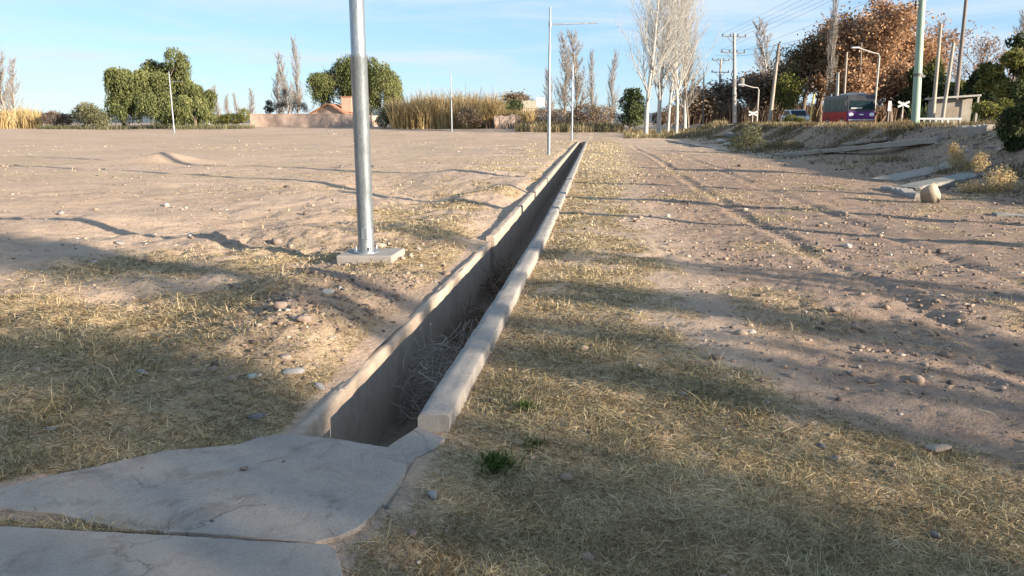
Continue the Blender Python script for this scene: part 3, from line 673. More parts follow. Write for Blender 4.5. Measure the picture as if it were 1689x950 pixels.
def weeping(name, label, u, y, cl, ns, L, seed, leafn=4000, group=None):
    rg = np.random.default_rng(seed); p = base(u, y); c = px_clumps(cl, y, p, 1.8, rg)
    t = thing(name, label, 'tree', p, 0, group)
    link('trunk', limbs(rg, p, c, .28), M['bark'], t)
    c = sub(rg, c, 5, .56); V1, F1, T1 = strands(rg, c, int(ns * 1.5), L * .75, .34, .11, .18); V2, F2, T2 = leaf_cloud(rg, c, leafn * 3, .28, .13, .8, .7)
    V = np.concatenate([V1, V2]); 
    V[:, 2] = np.where(V[:, 2] < .15, .15 + np.abs(V[:, 2]) % .5, V[:, 2])
    link('crown', mesh_np('crown', V, np.arange(len(V)).reshape(-1, 4), np.concatenate([T1, T2])), M['pepper'], t); return t
def leafy(name, label, u, y, cl, n, mat, seed, l=.30, w=.16, droop=.2, trunk_r=.22, shell=.55, cat='tree', depth=1.2, group=None, bark='bark', h0=.25):
    rg = np.random.default_rng(seed); p = base(u, y); c = px_clumps(cl, y, p, depth, rg)
    t = thing(name, label, cat, p, 0, group)
    link('trunk' if cat == 'tree' else 'stems', limbs(rg, p, c, trunk_r, h0), M[bark], t)
    if cat == 'tree': c = sub(rg, c, 5, .6)
    V, F_, T = leaf_cloud(rg, c, n, l, w, droop, shell); lo = V[:, 2] < 0; V[lo, 2] = np.abs(V[lo, 2]) * .3
    link('crown' if cat == 'tree' else 'foliage', mesh_np('crown', V, F_, T), M[mat], t); return t
# left pepper trees
weeping('pepper_tree', 'leftmost weeping green pepper tree with a rounded narrow crown beside the grey bush', 205, 101,
        [(200, 130, 24, 22), (185, 155, 18, 26), (215, 150, 22, 30), (205, 180, 26, 22), (190, 120, 14, 12)], 1500, 3.6, 11)
weeping('pepper_tree', 'tallest weeping green pepper tree in the left clump behind the slim lamp post', 272, 104,
        [(290, 105, 20, 17), (250, 112, 22, 17), (262, 130, 30, 24), (245, 150, 26, 30), (290, 140, 22, 26), (275, 172, 32, 30), (232, 128, 16, 14)], 2000, 4.2, 12)
weeping('pepper_tree', 'low right hand pepper tree of the left clump sloping down to the bushes', 322, 99,
        [(312, 158, 20, 16), (322, 178, 20, 18), (300, 180, 22, 22), (335, 190, 12, 12)], 900, 2.4, 13)
weeping('pepper_tree', 'broad round pepper tree behind the gabled house and the near lamp post', 592, 128,
        [(575, 112, 32, 17), (605, 112, 32, 18), (545, 125, 26, 18), (636, 132, 22, 18), (560, 150, 40, 30), (610, 150, 36, 34), (530, 160, 16, 26), (648, 158, 18, 24), (590, 130, 40, 24)], 3200, 4.0, 14, 8000)

# bare poplars
pop_a = bare_meshes(3, 19, .27, POPLAR); pop_b = bare_meshes(8, 19, .25, POPLAR); pop_c = bare_meshes(14, 19, .22, POPLAR)
sp_a = bare_meshes(21, 14, .16, SPIRE); sp_b = bare_meshes(22, 14, .15, SPIRE); sp_c = bare_meshes(25, 14, .14, SPIRE)
def pop(label, u, y, vtop, ms, mats=('pale_bark', 'grey_twig'), rz=0, wide=1.0, H0=19, name='bare_poplar'):
    p = base(u, y); top = at(u, vtop, y).z; k = (top - p.z) / H0
    return bare_tree(name, label, p, ms, (M[mats[0]], M[mats[1]]), rz, (k * wide, k * wide, k))
pop('leftmost big pale poplar with the thickest white trunk, beyond the channel end', 1066, 78, -75, pop_a, rz=.3, mats=('pale_bark', 'pale_bark'), wide=1.0)
pop('pale bare poplar second from left in the big group beyond the channel', 1087, 80, -90, pop_b, rz=2.0, mats=('pale_bark', 'pale_bark'))
pop('pale bare poplar in the middle of the big group with a leaning slim trunk', 1102, 84, -60, pop_c, rz=4.1, mats=('pale_bark', 'pale_bark'), wide=.9)
pop('pale bare poplar fourth in the big group, grey trunk with many upright boughs', 1116, 82, -70, pop_a, rz=3.3, mats=('pale_bark', 'pale_bark'), wide=.85)
pop('pale bare poplar at the right end of the big group, narrow and upright', 1130, 88, -30, sp_a, rz=1.0, mats=('pale_bark', 'grey_twig'), H0=14, wide=1.4)
for (u, y, vt, m_, w_, lb) in [
    (12, 120, 62, sp_b, 1.6, 'faint bare poplar at the far left edge of the photo above the dry canes'),
    (25, 135, 105, sp_a, 1.5, 'shorter bare poplar just right of the one at the far left edge'),
    (479, 150, 98, sp_a, 1.5, 'bare grey poplar left of the slim tall one behind the wall'),
    (492, 150, 72, sp_b, 1.0, 'slim tall bare poplar behind the boundary wall, tallest of that clump'),
    (462, 155, 118, sp_c, 1.7, 'low faint bare poplar at the left of the clump behind the boundary wall'),
    (932, 150, 70, sp_c, 1.6, 'bare poplar between the two armed lamp posts, left one of the row'),
    (953, 150, 62, sp_a, 1.8, 'broadest bare poplar seen behind the arm of the smaller lamp post'),
    (905, 160, 120, sp_b, 1.8, 'low faint bare poplar behind the tall armed lamp post'),
    (978, 150, 92, sp_b, .9, 'thin bare poplar under the arm end of the smaller lamp post'),
    (1009, 140, 95, sp_c, 1.2, 'thin bare poplar standing left of the big pale poplars'),
    (1268, 170, 47, sp_a, 2.0, 'pale grey narrow poplar behind the leaning wooden pole'),
    (1283, 172, 95, sp_c, 1.8, 'shorter bare poplar right behind the leaning wooden pole'),
    (1655, 150, 36, sp_b, 1.6, 'faint bare poplar against the sky near the right edge')]:
    pop(lb, u, y, vt, m_, ('grey_twig', 'grey_twig'), u * .7, w_, 14)
for i, (u, vt) in enumerate([(345, 150), (362, 145), (376, 160), (395, 158), (413, 150), (350, 165)]):
    t = pop(['second small bare skyline tree right of the left pepper trees', 'third and tallest looking small bare tree on the skyline left of the boundary wall', 'fourth small bare skyline tree, midway between pepper trees and boundary wall', 'fifth small bare skyline tree, second nearest the boundary wall', 'small bare skyline tree just above the left end of the boundary wall', 'first small bare skyline tree, touching the left pepper trees'][i], u, 190 + 7 * i, vt, [sp_a, sp_b, sp_c][i % 3], ('grey_twig', 'grey_twig'), i, 1.8, 14, 'bare_tree'); t['group'] = 'small bare skyline trees right of the pepper trees'

# autumn wood at right
def autumn(label, u, y, vtop, seed, mat, nl, r=.32, wide=1.0, cfg=SPREAD, l=.26, w=.17, name='autumn_tree', twig='brown_twig', jit=.45):
    p = base(u, y); H = at(u, vtop, y).z - p.z; rg = np.random.default_rng(seed)
    m0, m1, out = bare_meshes(seed, H * .62, r, cfg)
    zs = max(max(q[1].z for q in out), .1); k = H / zs
    P = tips(out, rg, nl, jit)
    t = thing(name, label, 'tree', p); t.scale = (k * wide, k * wide, k)
    link('trunk', m0, M['bark'], t); link('branches', m1, M[twig], t)
    if nl: link('crown', mesh_np('crown', *leaves_at(rg, P, l, w)), M[mat], t)
    return t
autumn('dense tree with olive brown foliage left of the bus and above the silver car', 1322, 98, 58, 31, 'olive', 7500, wide=1.0)
autumn('dark brown tree behind the silver car between two poles', 1352, 104, 78, 32, 'olive', 8000, wide=1.0)
autumn('tall olive brown tree behind the bus with a bare dark spire beside it', 1385, 100, 30, 33, 'rust', 8500, wide=1.0)
autumn('tallest rust coloured autumn tree above the bus roof', 1430, 96, -2, 34, 'rust', 9500, wide=1.05)
autumn('rust coloured autumn tree right of the tallest one behind the crossing sign', 1468, 100, 6, 35, 'rust', 7500, wide=1.05)
autumn('dark red leafed tree standing low behind the bus front', 1405, 88, 110, 36, 'rust', 6500, wide=1.2)
autumn('reddish brown low tree behind the crossing sign and white sign board', 1482, 90, 112, 37, 'rust', 6500, wide=1.15)
autumn('thin reddish tree with sparse leaves behind the green pole', 1508, 112, 62, 38, 'rust', 2600, wide=.9)
autumn('nearly bare tree with reddish twigs between the green pole and the dark pole', 1552, 108, 22, 39, 'rust', 1500, wide=1.0)
autumn('grey brown bare tree spreading to the right of the tall dark pole', 1592, 112, 48, 40, 'rust', 450, wide=1.0)
autumn('orange brown autumn tree between the brown trees and the tallest rust tree', 1405, 102, 24, 51, 'rust', 7500, wide=1.05)
autumn('tawny tree at the left end of the autumn wood behind the car', 1345, 108, 60, 52, 'olive', 6500, wide=1.1)
autumn('reddish tree closing the right end of the rust coloured wood beside the green pole', 1495, 104, 50, 53, 'rust', 5500, wide=1.0)
pop('dark bare spire of a poplar rising above the brown trees left of the bus', 1362, 92, -12, sp_c, ('bark', 'bark'), 1, .55, 14)
autumn('low brown leafless tree behind the double crossarm pole', 1238, 120, 122, 41, 'scrub', 5000, wide=1.35)
autumn('brown bushy tree left of the leaning wooden pole', 1262, 108, 128, 42, 'scrub', 6000, wide=1.2)
autumn('small yellow green tree just right of the leaning wooden pole', 1300, 94, 128, 43, 'lime_leaf', 4200, wide=.8)
autumn('brown scrubby tree behind the slimmer crossarm pole', 1190, 118, 140, 44, 'scrub', 4500, wide=1.5)
autumn('pinkish brown scrub tree right of the pale poplars', 1150, 105, 150, 45, 'scrub', 4500, wide=1.5)
leafy('bare_tree', 'grey brown leafless thicket tree low behind the boundary wall left of the tall bare poplars', 474, 142, [(468, 165, 12, 14), (484, 168, 14, 16), (460, 178, 14, 8), (496, 178, 12, 10), (475, 152, 8, 12)], 5200, 'scrub', 46, .22, .06, -.3, .12, shell=.1, h0=.15)
leafy('evergreen_tree', 'small dark evergreen at the left of the grey brown thicket behind the boundary wall', 444, 144, [(444, 172, 7, 7), (438, 180, 8, 6)], 1800, 'evergreen', 48, .2, .1, .1, .1)
autumn('distant rusty tree crown on the skyline left of the white board', 858, 190, 155, 47, 'scrub', 3500, wide=1.8)
# evergreens
leafy('evergreen_tree', 'dark rounded evergreen at the foot of the big pale poplars', 1040, 90, [(1040, 160, 20, 15), (1032, 175, 18, 18), (1052, 178, 16, 18), (1042, 192, 22, 14)], 6000, 'evergreen', 61, .26, .12, .8)
leafy('evergreen_tree', 'dark green evergreen right behind the green pole', 1508, 86, [(1505, 120, 16, 18), (1512, 145, 22, 24), (1500, 170, 20, 22), (1525, 168, 18, 22)], 10000, 'evergreen', 62)
leafy('evergreen_tree', 'green evergreen between the two pale poles behind the shelter', 1550, 84, [(1548, 112, 14, 14), (1552, 135, 20, 20), (1540, 155, 20, 18), (1568, 150, 20, 20)], 6000, 'lime_leaf', 63)
leafy('evergreen_tree', 'dark evergreen behind the shelter roof at its right', 1605, 80, [(1600, 128, 16, 14), (1610, 145, 22, 20), (1598, 165, 20, 20), (1625, 160, 20, 24), (1580, 150, 16, 20)], 12000, 'evergreen', 64)
leafy('evergreen_tree', 'large mid green tree at the right edge of the photo', 1665, 62, [(1660, 92, 22, 16), (1682, 105, 22, 20), (1648, 120, 22, 20), (1672, 135, 30, 26), (1690, 150, 24, 30), (1650, 158, 24, 22), (1635, 135, 20, 20)], 17000, 'lime_leaf', 65, .28, .14)
leafy('evergreen_tree', 'dark tree top showing behind the large green tree at the right edge', 1690, 74, [(1685, 68, 16, 12), (1700, 80, 22, 20), (1705, 110, 26, 40)], 5000, 'evergreen', 66)
leafy('leafy_shrub', 'yellow green shrub in front of the shelter at the right', 1635, 50, [(1620, 178, 18, 10), (1640, 182, 20, 12), (1655, 176, 14, 14)], 3500, 'lime_leaf', 67, .16, .08, .1, .04, cat='shrub', depth=.5)
leafy('leafy_shrub', 'grey green rounded bush left of the leftmost pepper tree', 142, 97, [(130, 190, 22, 16), (152, 192, 22, 15), (140, 180, 16, 12), (165, 200, 14, 10)], 5200, 'scrubgreen', 68, .24, .10, .1, .06, cat='shrub', depth=.8)
leafy('leafy_shrub', 'dark brown low bush between the dry canes and the grey green bush', 88, 100, [(85, 195, 20, 12), (105, 198, 14, 10)], 2500, 'scrub', 69, .22, .1, .1, .05, cat='shrub', depth=.6)
leafy('leafy_shrub', 'low green bush touching the left end of the boundary wall', 395, 104, [(385, 196, 20, 9), (405, 190, 10, 12), (360, 198, 18, 8)], 3500, 'lime_leaf', 70, .22, .1, .1, .05, cat='shrub', depth=.6)
leafy('leafy_shrub', 'grey green bush between the boundary wall and the dry canes', 645, 100, [(640, 188, 14, 14), (655, 195, 14, 14), (632, 200, 14, 10)], 3500, 'scrubgreen', 71, .22, .1, .1, .05, cat='shrub', depth=.6)
leafy('leafy_shrub', 'dark burnt looking bush in front of the dry canes', 772, 97, [(770, 192, 16, 16), (785, 198, 12, 12)], 3000, 'bark_leaf' if False else 'scrub', 72, .2, .09, .1, .05, cat='shrub', depth=.6)
leafy('leafy_shrub', 'dark green bush at the left of the distant sheet roof', 838, 120, [(828, 178, 14, 10), (848, 176, 16, 12), (820, 185, 12, 8)], 3000, 'evergreen', 73, .24, .12, .1, .05, cat='shrub', depth=.6)
leafy('leafy_shrub', 'red brown bush by the far end of the channel', 900, 104, [(895, 192, 24, 12), (925, 194, 24, 14), (870, 196, 18, 10)], 5000, 'scrub', 74, .22, .09, .1, .05, cat='shrub', depth=1)
leafy('leafy_shrub', 'dark brown bush behind the foot of the smaller armed lamp post', 985, 100, [(965, 186, 24, 16), (995, 190, 24, 16), (950, 196, 20, 12)], 6000, 'scrub', 75, .22, .09, .1, .05, cat='shrub', depth=1)
leafy('leafy_shrub', 'rusty bush between the trunks of the big pale poplars', 1112, 92, [(1105, 190, 18, 16), (1125, 188, 18, 18), (1090, 196, 14, 12)], 5000, 'scrub', 76, .2, .09, .1, .05, cat='shrub', depth=1)
leafy('leafy_shrub', 'pale green thorny shrub standing alone beside the rubble at the foot of the bank', 1232, 43, [(1228, 232, 20, 20), (1240, 222, 16, 16), (1222, 240, 16, 14), (1246, 240, 14, 14), (1234, 212, 8, 8)], 3400, 'scrubgreen', 77, .10, .035, .1, .03, cat='shrub', depth=.35)
leafy('leafy_shrub', 'dry straw coloured bush overhanging the broken slabs at the right', 1640, 17.5, [(1640, 300, 26, 26), (1610, 315, 28, 18), (1662, 320, 26, 20), (1600, 265, 14, 18), (1650, 335, 30, 12)], 5200, 'cane', 78, .075, .012, -.2, .012, cat='shrub', depth=.35, bark='grey_twig', shell=.2)
leafy('leafy_shrub', 'dark olive shrub leaning in at the right edge above the bank', 1682, 22, [(1678, 205, 22, 30), (1690, 175, 20, 26), (1688, 238, 22, 16), (1670, 150, 8, 16)], 5200, 'evergreen', 79, .10, .045, .2, .03, cat='shrub', depth=.4)

leafy('leafy_shrub', 'dark olive low shrub on the bank crest in front of the bus', 1445, 50, [(1425, 212, 22, 8), (1450, 210, 22, 9), (1470, 208, 14, 8)], 2600, 'olive', 181, .12, .04, .1, .03, cat='shrub', depth=.5)
leafy('leafy_shrub', 'golden dry bush on the bank crest left of the green pole', 1490, 44, [(1485, 205, 16, 9), (1500, 210, 16, 9), (1478, 212, 12, 7)], 2200, 'cane', 182, .14, .02, -.2, .02, cat='shrub', depth=.4, shell=.2)
leafy('leafy_shrub', 'golden dry bush standing at the upper end of the broken slabs', 1592, 22, [(1590, 262, 16, 20), (1600, 275, 18, 12), (1582, 245, 8, 10)], 2400, 'cane', 183, .09, .014, -.2, .012, cat='shrub', depth=.3, bark='grey_twig', shell=.2)
leafy('leafy_shrub', 'low olive weed cushion on the slope below the long concrete rib', 1310, 40, [(1305, 238, 14, 7), (1320, 240, 12, 6)], 1300, 'weeds', 184, .09, .025, .0, .02, cat='shrub', depth=.3)
leafy('leafy_shrub', 'low yellowish bush in front of the silver car', 1312, 60, [(1308, 198, 12, 9), (1320, 200, 10, 7)], 1600, 'lime_leaf', 185, .14, .06, .0, .02, cat='shrub', depth=.4)
# ------------------------------------------------------------------ strips of dry canes and grass
def blades(rg, P, L, W, lean, tone, curl=.5, flat=None):
    n = len(P); a = rg.random(n) * 6.2832; e1 = np.clip(lean[0] + lean[1] * rg.normal(size=n), .05, 1.55); e2 = e1 - curl * (.3 + rg.random(n))
    D1 = np.stack([np.cos(a) * np.cos(e1), np.sin(a) * np.cos(e1), np.sin(e1)], -1); a2 = a + rg.normal(size=n) * .5
    D2 = np.stack([np.cos(a2) * np.cos(e2), np.sin(a2) * np.cos(e2), np.sin(e2)], -1)
    b = a + 1.57 + rg.normal(size=n) * .5; B = np.stack([np.cos(b), np.sin(b), rg.normal(size=n) * .3], -1) * (W * .5)[:, None]
    P1 = P + D1 * (L * .55)[:, None]; P2 = P1 + D2 * (L * .45)[:, None]
    V = np.stack([P - B, P + B, P1 + B * .8, P1 - B * .8, P2 + B * .25, P2 - B * .25], 1).reshape(-1, 3)
    i = np.arange(n)[:, None] * 6; F = np.concatenate([i + np.array([[0, 1, 2, 3]]), i + np.array([[3, 2, 4, 5]])], 0)
    return V, F, np.repeat(tone, 6)
def cane_belt(name, label, u0, u1, y0, y1, h, n, seed, mat='cane', w=.05):
    rg = np.random.default_rng(seed); u = u0 + (u1 - u0) * rg.random(n); y = y0 + (y1 - y0) * rg.random(n)
    x = (u - 844.5) / 1299 * y; P = np.stack([x, y, terrain(x, y) - .05], -1)
    hm = .75 + .5 * fbm(u * .05, y * .2, seed, 3) + .25 * rg.normal(size=n) * .6
    ct = .5 + .9 * fbm(u * .09, y * .4, seed + 5, 2)
    V, F, T = blades(rg, P, np.clip(h * hm, .3, h * 1.5), np.full(n, w) * (.6 + .8 * rg.random(n)), (1.42, .13), np.clip(ct + .18 * rg.normal(size=n), 0, 1), .35)
    o = link(name, mesh_np(name, V, F, T), M[mat]); return tag(o, label, 'canes', kind='stuff')
cane_belt('dry_canes', 'belt of tall straw coloured dry canes behind the field left of the channel', 645, 822, 98, 108, 4.4, 9000, 81, w=.075)
cane_belt('dry_canes', 'belt of pale dry canes at the far left edge of the field', -60, 68, 100, 110, 2.6, 3500, 82, w=.08)
cane_belt('dry_reeds', 'low pale reeds along the far edge of the field before the poplars', 850, 1030, 88, 98, 1.15, 4000, 83, 'weeds', .06)
cane_belt('dry_reeds', 'dry grass and weeds below the big pale poplars', 1030, 1200, 74, 90, .55, 4500, 84, 'weeds', .05)
cane_belt('dry_reeds', 'thin weeds along the far left edge of the field', 60, 420, 95, 101, .7, 3000, 85, 'scrubgreen', .05)
cane_belt('undergrowth', 'dark brown undergrowth filling the shadow at the foot of the autumn wood', 1130, 1530, 104, 122, 3.2, 9000, 87, 'scrub', .14)  # belt added to stand for the shadow under the trees too
cane_belt('undergrowth', 'dark undergrowth filling the shadow behind the shelter and railing', 1500, 1720, 74, 88, 2.6, 5000, 88, 'evergreen', .14)  # added dark belt stands in for shadow below the crowns
cane_belt('dry_reeds', 'brown weeds at the foot of the far scrub', 800, 1000, 96, 104, 1.2, 3000, 86, 'scrub', .07)

cane_belt('dry_canes', 'lower golden reeds right of the cane belt behind the mud wall', 812, 880, 100, 108, 2.6, 2500, 89, w=.07)
# grass on the bank at right
rg = np.random.default_rng(91); n = 42000
tb = 8.6 + 9 * rg.random(n) ** 1.1; sb = 17 + 60 * rg.random(n) ** 1.25; xb, yb = to_xy(tb, sb)
ok = (fbm(xb * .35, yb * .35, 141, 3) + .10 * rg.normal(size=n) > .02 - .10 * sst(11.5, 13, tb)) & (xb < yb * .76 + 1) & ~((tb < 11.8) & (rg.random(n) < .3))
xb, yb, tb = xb[ok], yb[ok], tb[ok]; n = len(xb)
V, F, T = blades(rg, np.stack([xb, yb, terrain(xb, yb) - .02], -1), (.10 + .22 * rg.random(n)) * (.6 + .5 * sst(11.5, 13, tb)), .007 + .0005 * yb, (1.1, .3), np.clip(.5 + .9 * fbm(xb * .5, yb * .5, 143, 2) + .2 * rg.normal(size=n), 0, 1))
tag(link('bank_grass', mesh_np('bank_grass', V, F, T), M['weeds']), 'tufts of dry yellow grass along the crest and slope of the right hand bank', 'grass', kind='stuff')

# dry scrub on the bank slope
rg = np.random.default_rng(95); n = 60000
tb = 9.6 + 4.6 * rg.random(n); sb = 15 + 55 * rg.random(n) ** 1.2; xb, yb = to_xy(tb, sb)
ok = (fbm(xb * .55, yb * .4, 241, 3) + .06 * rg.normal(size=n) > .05 - .10 * sst(30, 18, sb)) & (xb < yb * .78 + .5); xb, yb = xb[ok], yb[ok]; n = len(xb)
V, F, T = blades(rg, np.stack([xb, yb, terrain(xb, yb) - .02], -1), (.10 + .30 * rg.random(n)) * (.5 + 1.2 * np.clip(fbm(xb * .9, yb * .7, 247, 2) + .4, 0, 1)), .006 + .0006 * yb, (.85, .4), np.clip(.45 + 1.1 * fbm(xb * .7, yb * .5, 243, 2) + .2 * rg.normal(size=n), 0, 1), .6)
tag(link('bank_scrub', mesh_np('bank_scrub', V, F, T), M['olive']), 'brown dry scrub in patches over the slope of the right hand bank', 'scrub', kind='stuff')
# matted grass of the foreground and the strips beside the channel
def in_view(x, y, m=1.22): return (np.abs(x) < .665 * m * y + .5)
def scatter_polar(rg, dens0, d0, d1, power, mask):
    dd = np.linspace(d0, d1, 400); w_ = dens0 * (2.5 / dd) ** power * dd * 1.25; cum = np.concatenate([[0], np.cumsum((w_[1:] + w_[:-1]) / 2 * np.diff(dd))])
    n = int(cum[-1]); d = np.interp(rg.random(n) * cum[-1], cum, dd); a = (rg.random(n) - .5) * 1.5
    x, y = d * np.sin(a), d * np.cos(a); k = in_view(x, y) & (rg.random(n) < mask(x, y)); return x[k], y[k], d[k]
def on_chan(x, y, pad=0):
    t, s = to_st(x, y); c = r_in(s); return (t > c - W_CH - W_L - pad) & (t < c + W_R + pad) & (s > S0 - .5)
rg = np.random.default_rng(101)
def gmask(x, y):
    m = straw(x, y); t, s = to_st(x, y)
    clump = np.clip(.42 + 2.5 * fbm(x * 3.6, y * 3.6, 171, 3), .04, 1)
    return np.where(on_chan(x, y, .0), 0, np.clip(m * clump * (1 - .25 * sst(6, 12, s)), 0, 1))
x_, y_, d_ = scatter_polar(rg, 21000, 1.9, 66, 1.6, gmask)
t_, s_ = to_st(x_, y_); nb = len(x_)
green = np.clip(sst(6.2, 4.2, s_ + .8 * fbm(x_ * 1.5, y_ * 1.5, 181, 2)) + .3 * fbm(x_, y_, 183, 2), 0, 1)
isg = rg.random(nb) < green * .82
tone = np.clip(.46 + .22 * sst(5.5, 11, s_) + .8 * fbm(x_ * 2.5, y_ * 2.5, 185, 3) + .22 * rg.normal(size=nb), 0, 1)
Lb = (.025 + .046 * rg.random(nb)) * (.75 + 1.3 * np.clip(fbm(x_ * 1.9, y_ * 1.9, 187, 2) + .25, 0, .8)) * (1 - .25 * sst(5, 9, s_)); Lb = Lb * np.minimum(1 + d_ / 45, 1.9)
long_ = rg.random(nb) < .05; Lb = np.where(long_, Lb * 1.9, Lb)
Wb = np.maximum(.0026, d_ * .00085) * (.6 + .8 * rg.random(nb))
zb = terrain(x_, y_) - .004
for nm, sel, mt, lb in (('dry_grass', ~isg, 'straw', 'matted dry straw coloured grass beside the channel and over the foreground'), ('half_dry_grass', isg, 'grass', 'olive half dry grass mixed through the near foreground')):
    V, F, T = blades(rg, np.stack([x_, y_, zb], -1)[sel], Lb[sel], Wb[sel], (.50, .40), tone[sel], .75)
    tag(link(nm, mesh_np(nm, V, F, T), M[mt]), lb, 'grass', kind='stuff')
# thatch: short broken straw lying flat between the tufts
x_, y_, d_ = scatter_polar(rg, 15000, 1.9, 26, 1.75, lambda x, y: np.where(on_chan(x, y), 0, np.clip(straw(x, y) * 1.0 + .02, 0, 1)))
nb = len(x_); V, F, T = blades(rg, np.stack([x_, y_, terrain(x_, y_) + .004], -1), .025 + .06 * rg.random(nb), np.maximum(.003, d_ * .0010), (.12, .16), np.clip(.30 + .6 * fbm(x_ * 3.3, y_ * 3.3, 193, 2) + .25 * rg.normal(size=nb), 0, 1), .25)
tag(link('thatch', mesh_np('thatch', V, F, T), M['straw']), 'short broken dead straw matted on the soil under the grass', 'straw', kind='stuff')
# loose straw lying about on the dirt
x_, y_, d_ = scatter_polar(rg, 900, 1.9, 30, 1.45, lambda x, y: np.where(on_chan(x, y), 0, .35 * np.clip(.5 + 2 * fbm(x * 1.3, y * 1.3, 191, 2), 0, 1)))
nb = len(x_); V, F, T = blades(rg, np.stack([x_, y_, terrain(x_, y_) + .006], -1), .05 + .12 * rg.random(nb), np.maximum(.0028, d_ * .0009), (.06, .08), np.clip(.4 + .3 * rg.normal(size=nb), 0, 1), .1)
tag(link('loose_straw', mesh_np('loose_straw', V, F, T), M['straw']), 'loose bits of straw lying scattered on the bare dirt', 'straw', kind='stuff')
ns_ = 60; us = rg.uniform(20, 640, ns_); vs2 = rg.uniform(745, 890, ns_); Ps = []
for u_, v_ in zip(us, vs2):
    if 715 + abs(480 - u_) * .22 < v_: d_r = ray(u_, v_); k_ = (.047 - CAM_H) / d_r[2]; Ps.append((d_r[0] * k_, d_r[1] * k_, .047))
Ps = np.array(Ps); t_, s_ = to_st(Ps[:, 0], Ps[:, 1]); Ps = Ps[(s_ > 2.62) & (s_ < np.minimum(3.45, 3.45 + .62 * (t_ + 1.5))) & (t_ < -.95)]; nb = len(Ps)
V, F, T = blades(rg, Ps, .02 + .05 * rg.random(nb), np.full(nb, .0022), (.03, .03), np.clip(.4 + .3 * rg.normal(size=nb), 0, 1), .04)
tag(link('loose_straw', mesh_np('loose_straw', V, F, T), M['straw']), 'few bits of straw blown onto the irregular cover slab', 'straw', kind='stuff')
# green weeds growing by the near kerb
def weed(u, v, n, L, label):
    p = G(u, v); q = rg.normal(size=(n, 2)) * (.045 if n > 200 else .028); P = np.stack([q[:, 0], q[:, 1], terrain(q[:, 0] + p.x, q[:, 1] + p.y) - p.z - .01], -1)
    V, F, T = blades(rg, P, L * (.5 + .7 * rg.random(n)), np.full(n, .007), (1.0, .35), rg.random(n), .8)
    o = link('green_weed', mesh_np('green_weed', V, F, T), M['green_grass']); o.location = p; tag(o, label, 'weed')
weed(823, 768, 260, .09, 'dark green weed tuft nearest the viewer right of the kerb end')
weed(868, 675, 130, .07, 'small dark green weed farther along the grass beside the kerb')
weed(880, 735, 70, .06, 'smallest green weed between the two dark green tufts')

# ------------------------------------------------------------------ gravel and stones
def ico(sub):
    bm = bmesh.new(); bmesh.ops.create_icosphere(bm, subdivisions=sub, radius=1); bm.verts.ensure_lookup_table()
    V = np.array([v.co[:] for v in bm.verts]); F = np.array([[v.index for v in f.verts] for f in bm.faces]); bm.free(); return V, F
IV, IF = ico(1)
def gmask2(x, y):
    t, s = to_st(x, y); m = straw(x, y)
    k = .10 + .9 * sst(-.02, .22, fbm(x * .7, y * .9, 201, 3)) + .5 * sst(2, 4, t) * sst(12, 8, s)
    k = np.where(t < -1.6, k * (.5 + 1.2 * np.exp(-((t + 2.3) / 1.2) ** 2)), k)
    slb = (s < 3.65) & (t > -3.6) & (t < -.7)
    return np.where(on_chan(x, y, .02) | slb, 0, np.clip(k * (1 - .75 * m), 0, 1))
x_, y_, d_ = scatter_polar(rg, 620, 2.0, 36, 1.35, gmask2); npb = len(x_)
sz = np.exp(rg.normal(size=npb) * .55) * .0072 * np.sqrt(1 + d_ / 9.0)
rot = rg.random(npb) * 6.2832; sc = sz[:, None] * np.stack([.8 + .6 * rg.random(npb), .7 + .5 * rg.random(npb), .45 + .35 * rg.random(npb)], -1)
Vp = IV[None] * (1 + .16 * rg.normal(size=(npb, len(IV), 1))) * sc[:, None]
cr, sr_ = np.cos(rot)[:, None], np.sin(rot)[:, None]
Vp = np.stack([Vp[..., 0] * cr - Vp[..., 1] * sr_, Vp[..., 0] * sr_ + Vp[..., 1] * cr, Vp[..., 2]], -1) + np.stack([x_, y_, terrain(x_, y_) + sc[:, 2] * .35], -1)[:, None]
Fp = (IF[None] + (np.arange(npb) * len(IV))[:, None, None]).reshape(-1, 3)
tag(link('gravel', mesh_np('gravel', Vp.reshape(-1, 3), Fp, np.repeat(np.clip(.45 + .22 * rg.normal(size=npb), 0, 1), len(IV))), M['gravel']), 'small loose gravel and clods over the bare dirt', 'gravel', kind='stuff')

def scree(name, label, xs, ys, r_lo, r_hi, seed, tone0):
    rg2 = np.random.default_rng(seed); n = len(xs); sz = r_lo + (r_hi - r_lo) * rg2.random(n) ** 2.5
    sc = sz[:, None] * np.stack([.8 + .6 * rg2.random(n), .7 + .5 * rg2.random(n), .4 + .4 * rg2.random(n)], -1); a = rg2.random(n) * 6.28
    V = IV[None] * (1 + .18 * rg2.normal(size=(n, len(IV), 1))) * sc[:, None]; c_, s_ = np.cos(a)[:, None], np.sin(a)[:, None]
    V = np.stack([V[..., 0] * c_ - V[..., 1] * s_, V[..., 0] * s_ + V[..., 1] * c_, V[..., 2]], -1) + np.stack([xs, ys, terrain(xs, ys) + sc[:, 2] * .3], -1)[:, None]
    F = (IF[None] + (np.arange(n) * len(IV))[:, None, None]).reshape(-1, 3)
    tag(link(name, mesh_np(name, V.reshape(-1, 3), F, np.repeat(np.clip(tone0 + .22 * rg2.normal(size=n), 0, 1), len(IV))), M['gravel']), label, 'gravel', kind='stuff')
rg = np.random.default_rng(313); nn_ = 5000; tb = 8.2 + 5.5 * rg.random(nn_); sb = 14 + 50 * rg.random(nn_) ** 1.4; xb, yb = to_xy(tb, sb); ok = (fbm(xb * .5, yb * .5, 321, 3) + .12 * rg.normal(size=nn_) > -.02) & (xb < yb * .76)
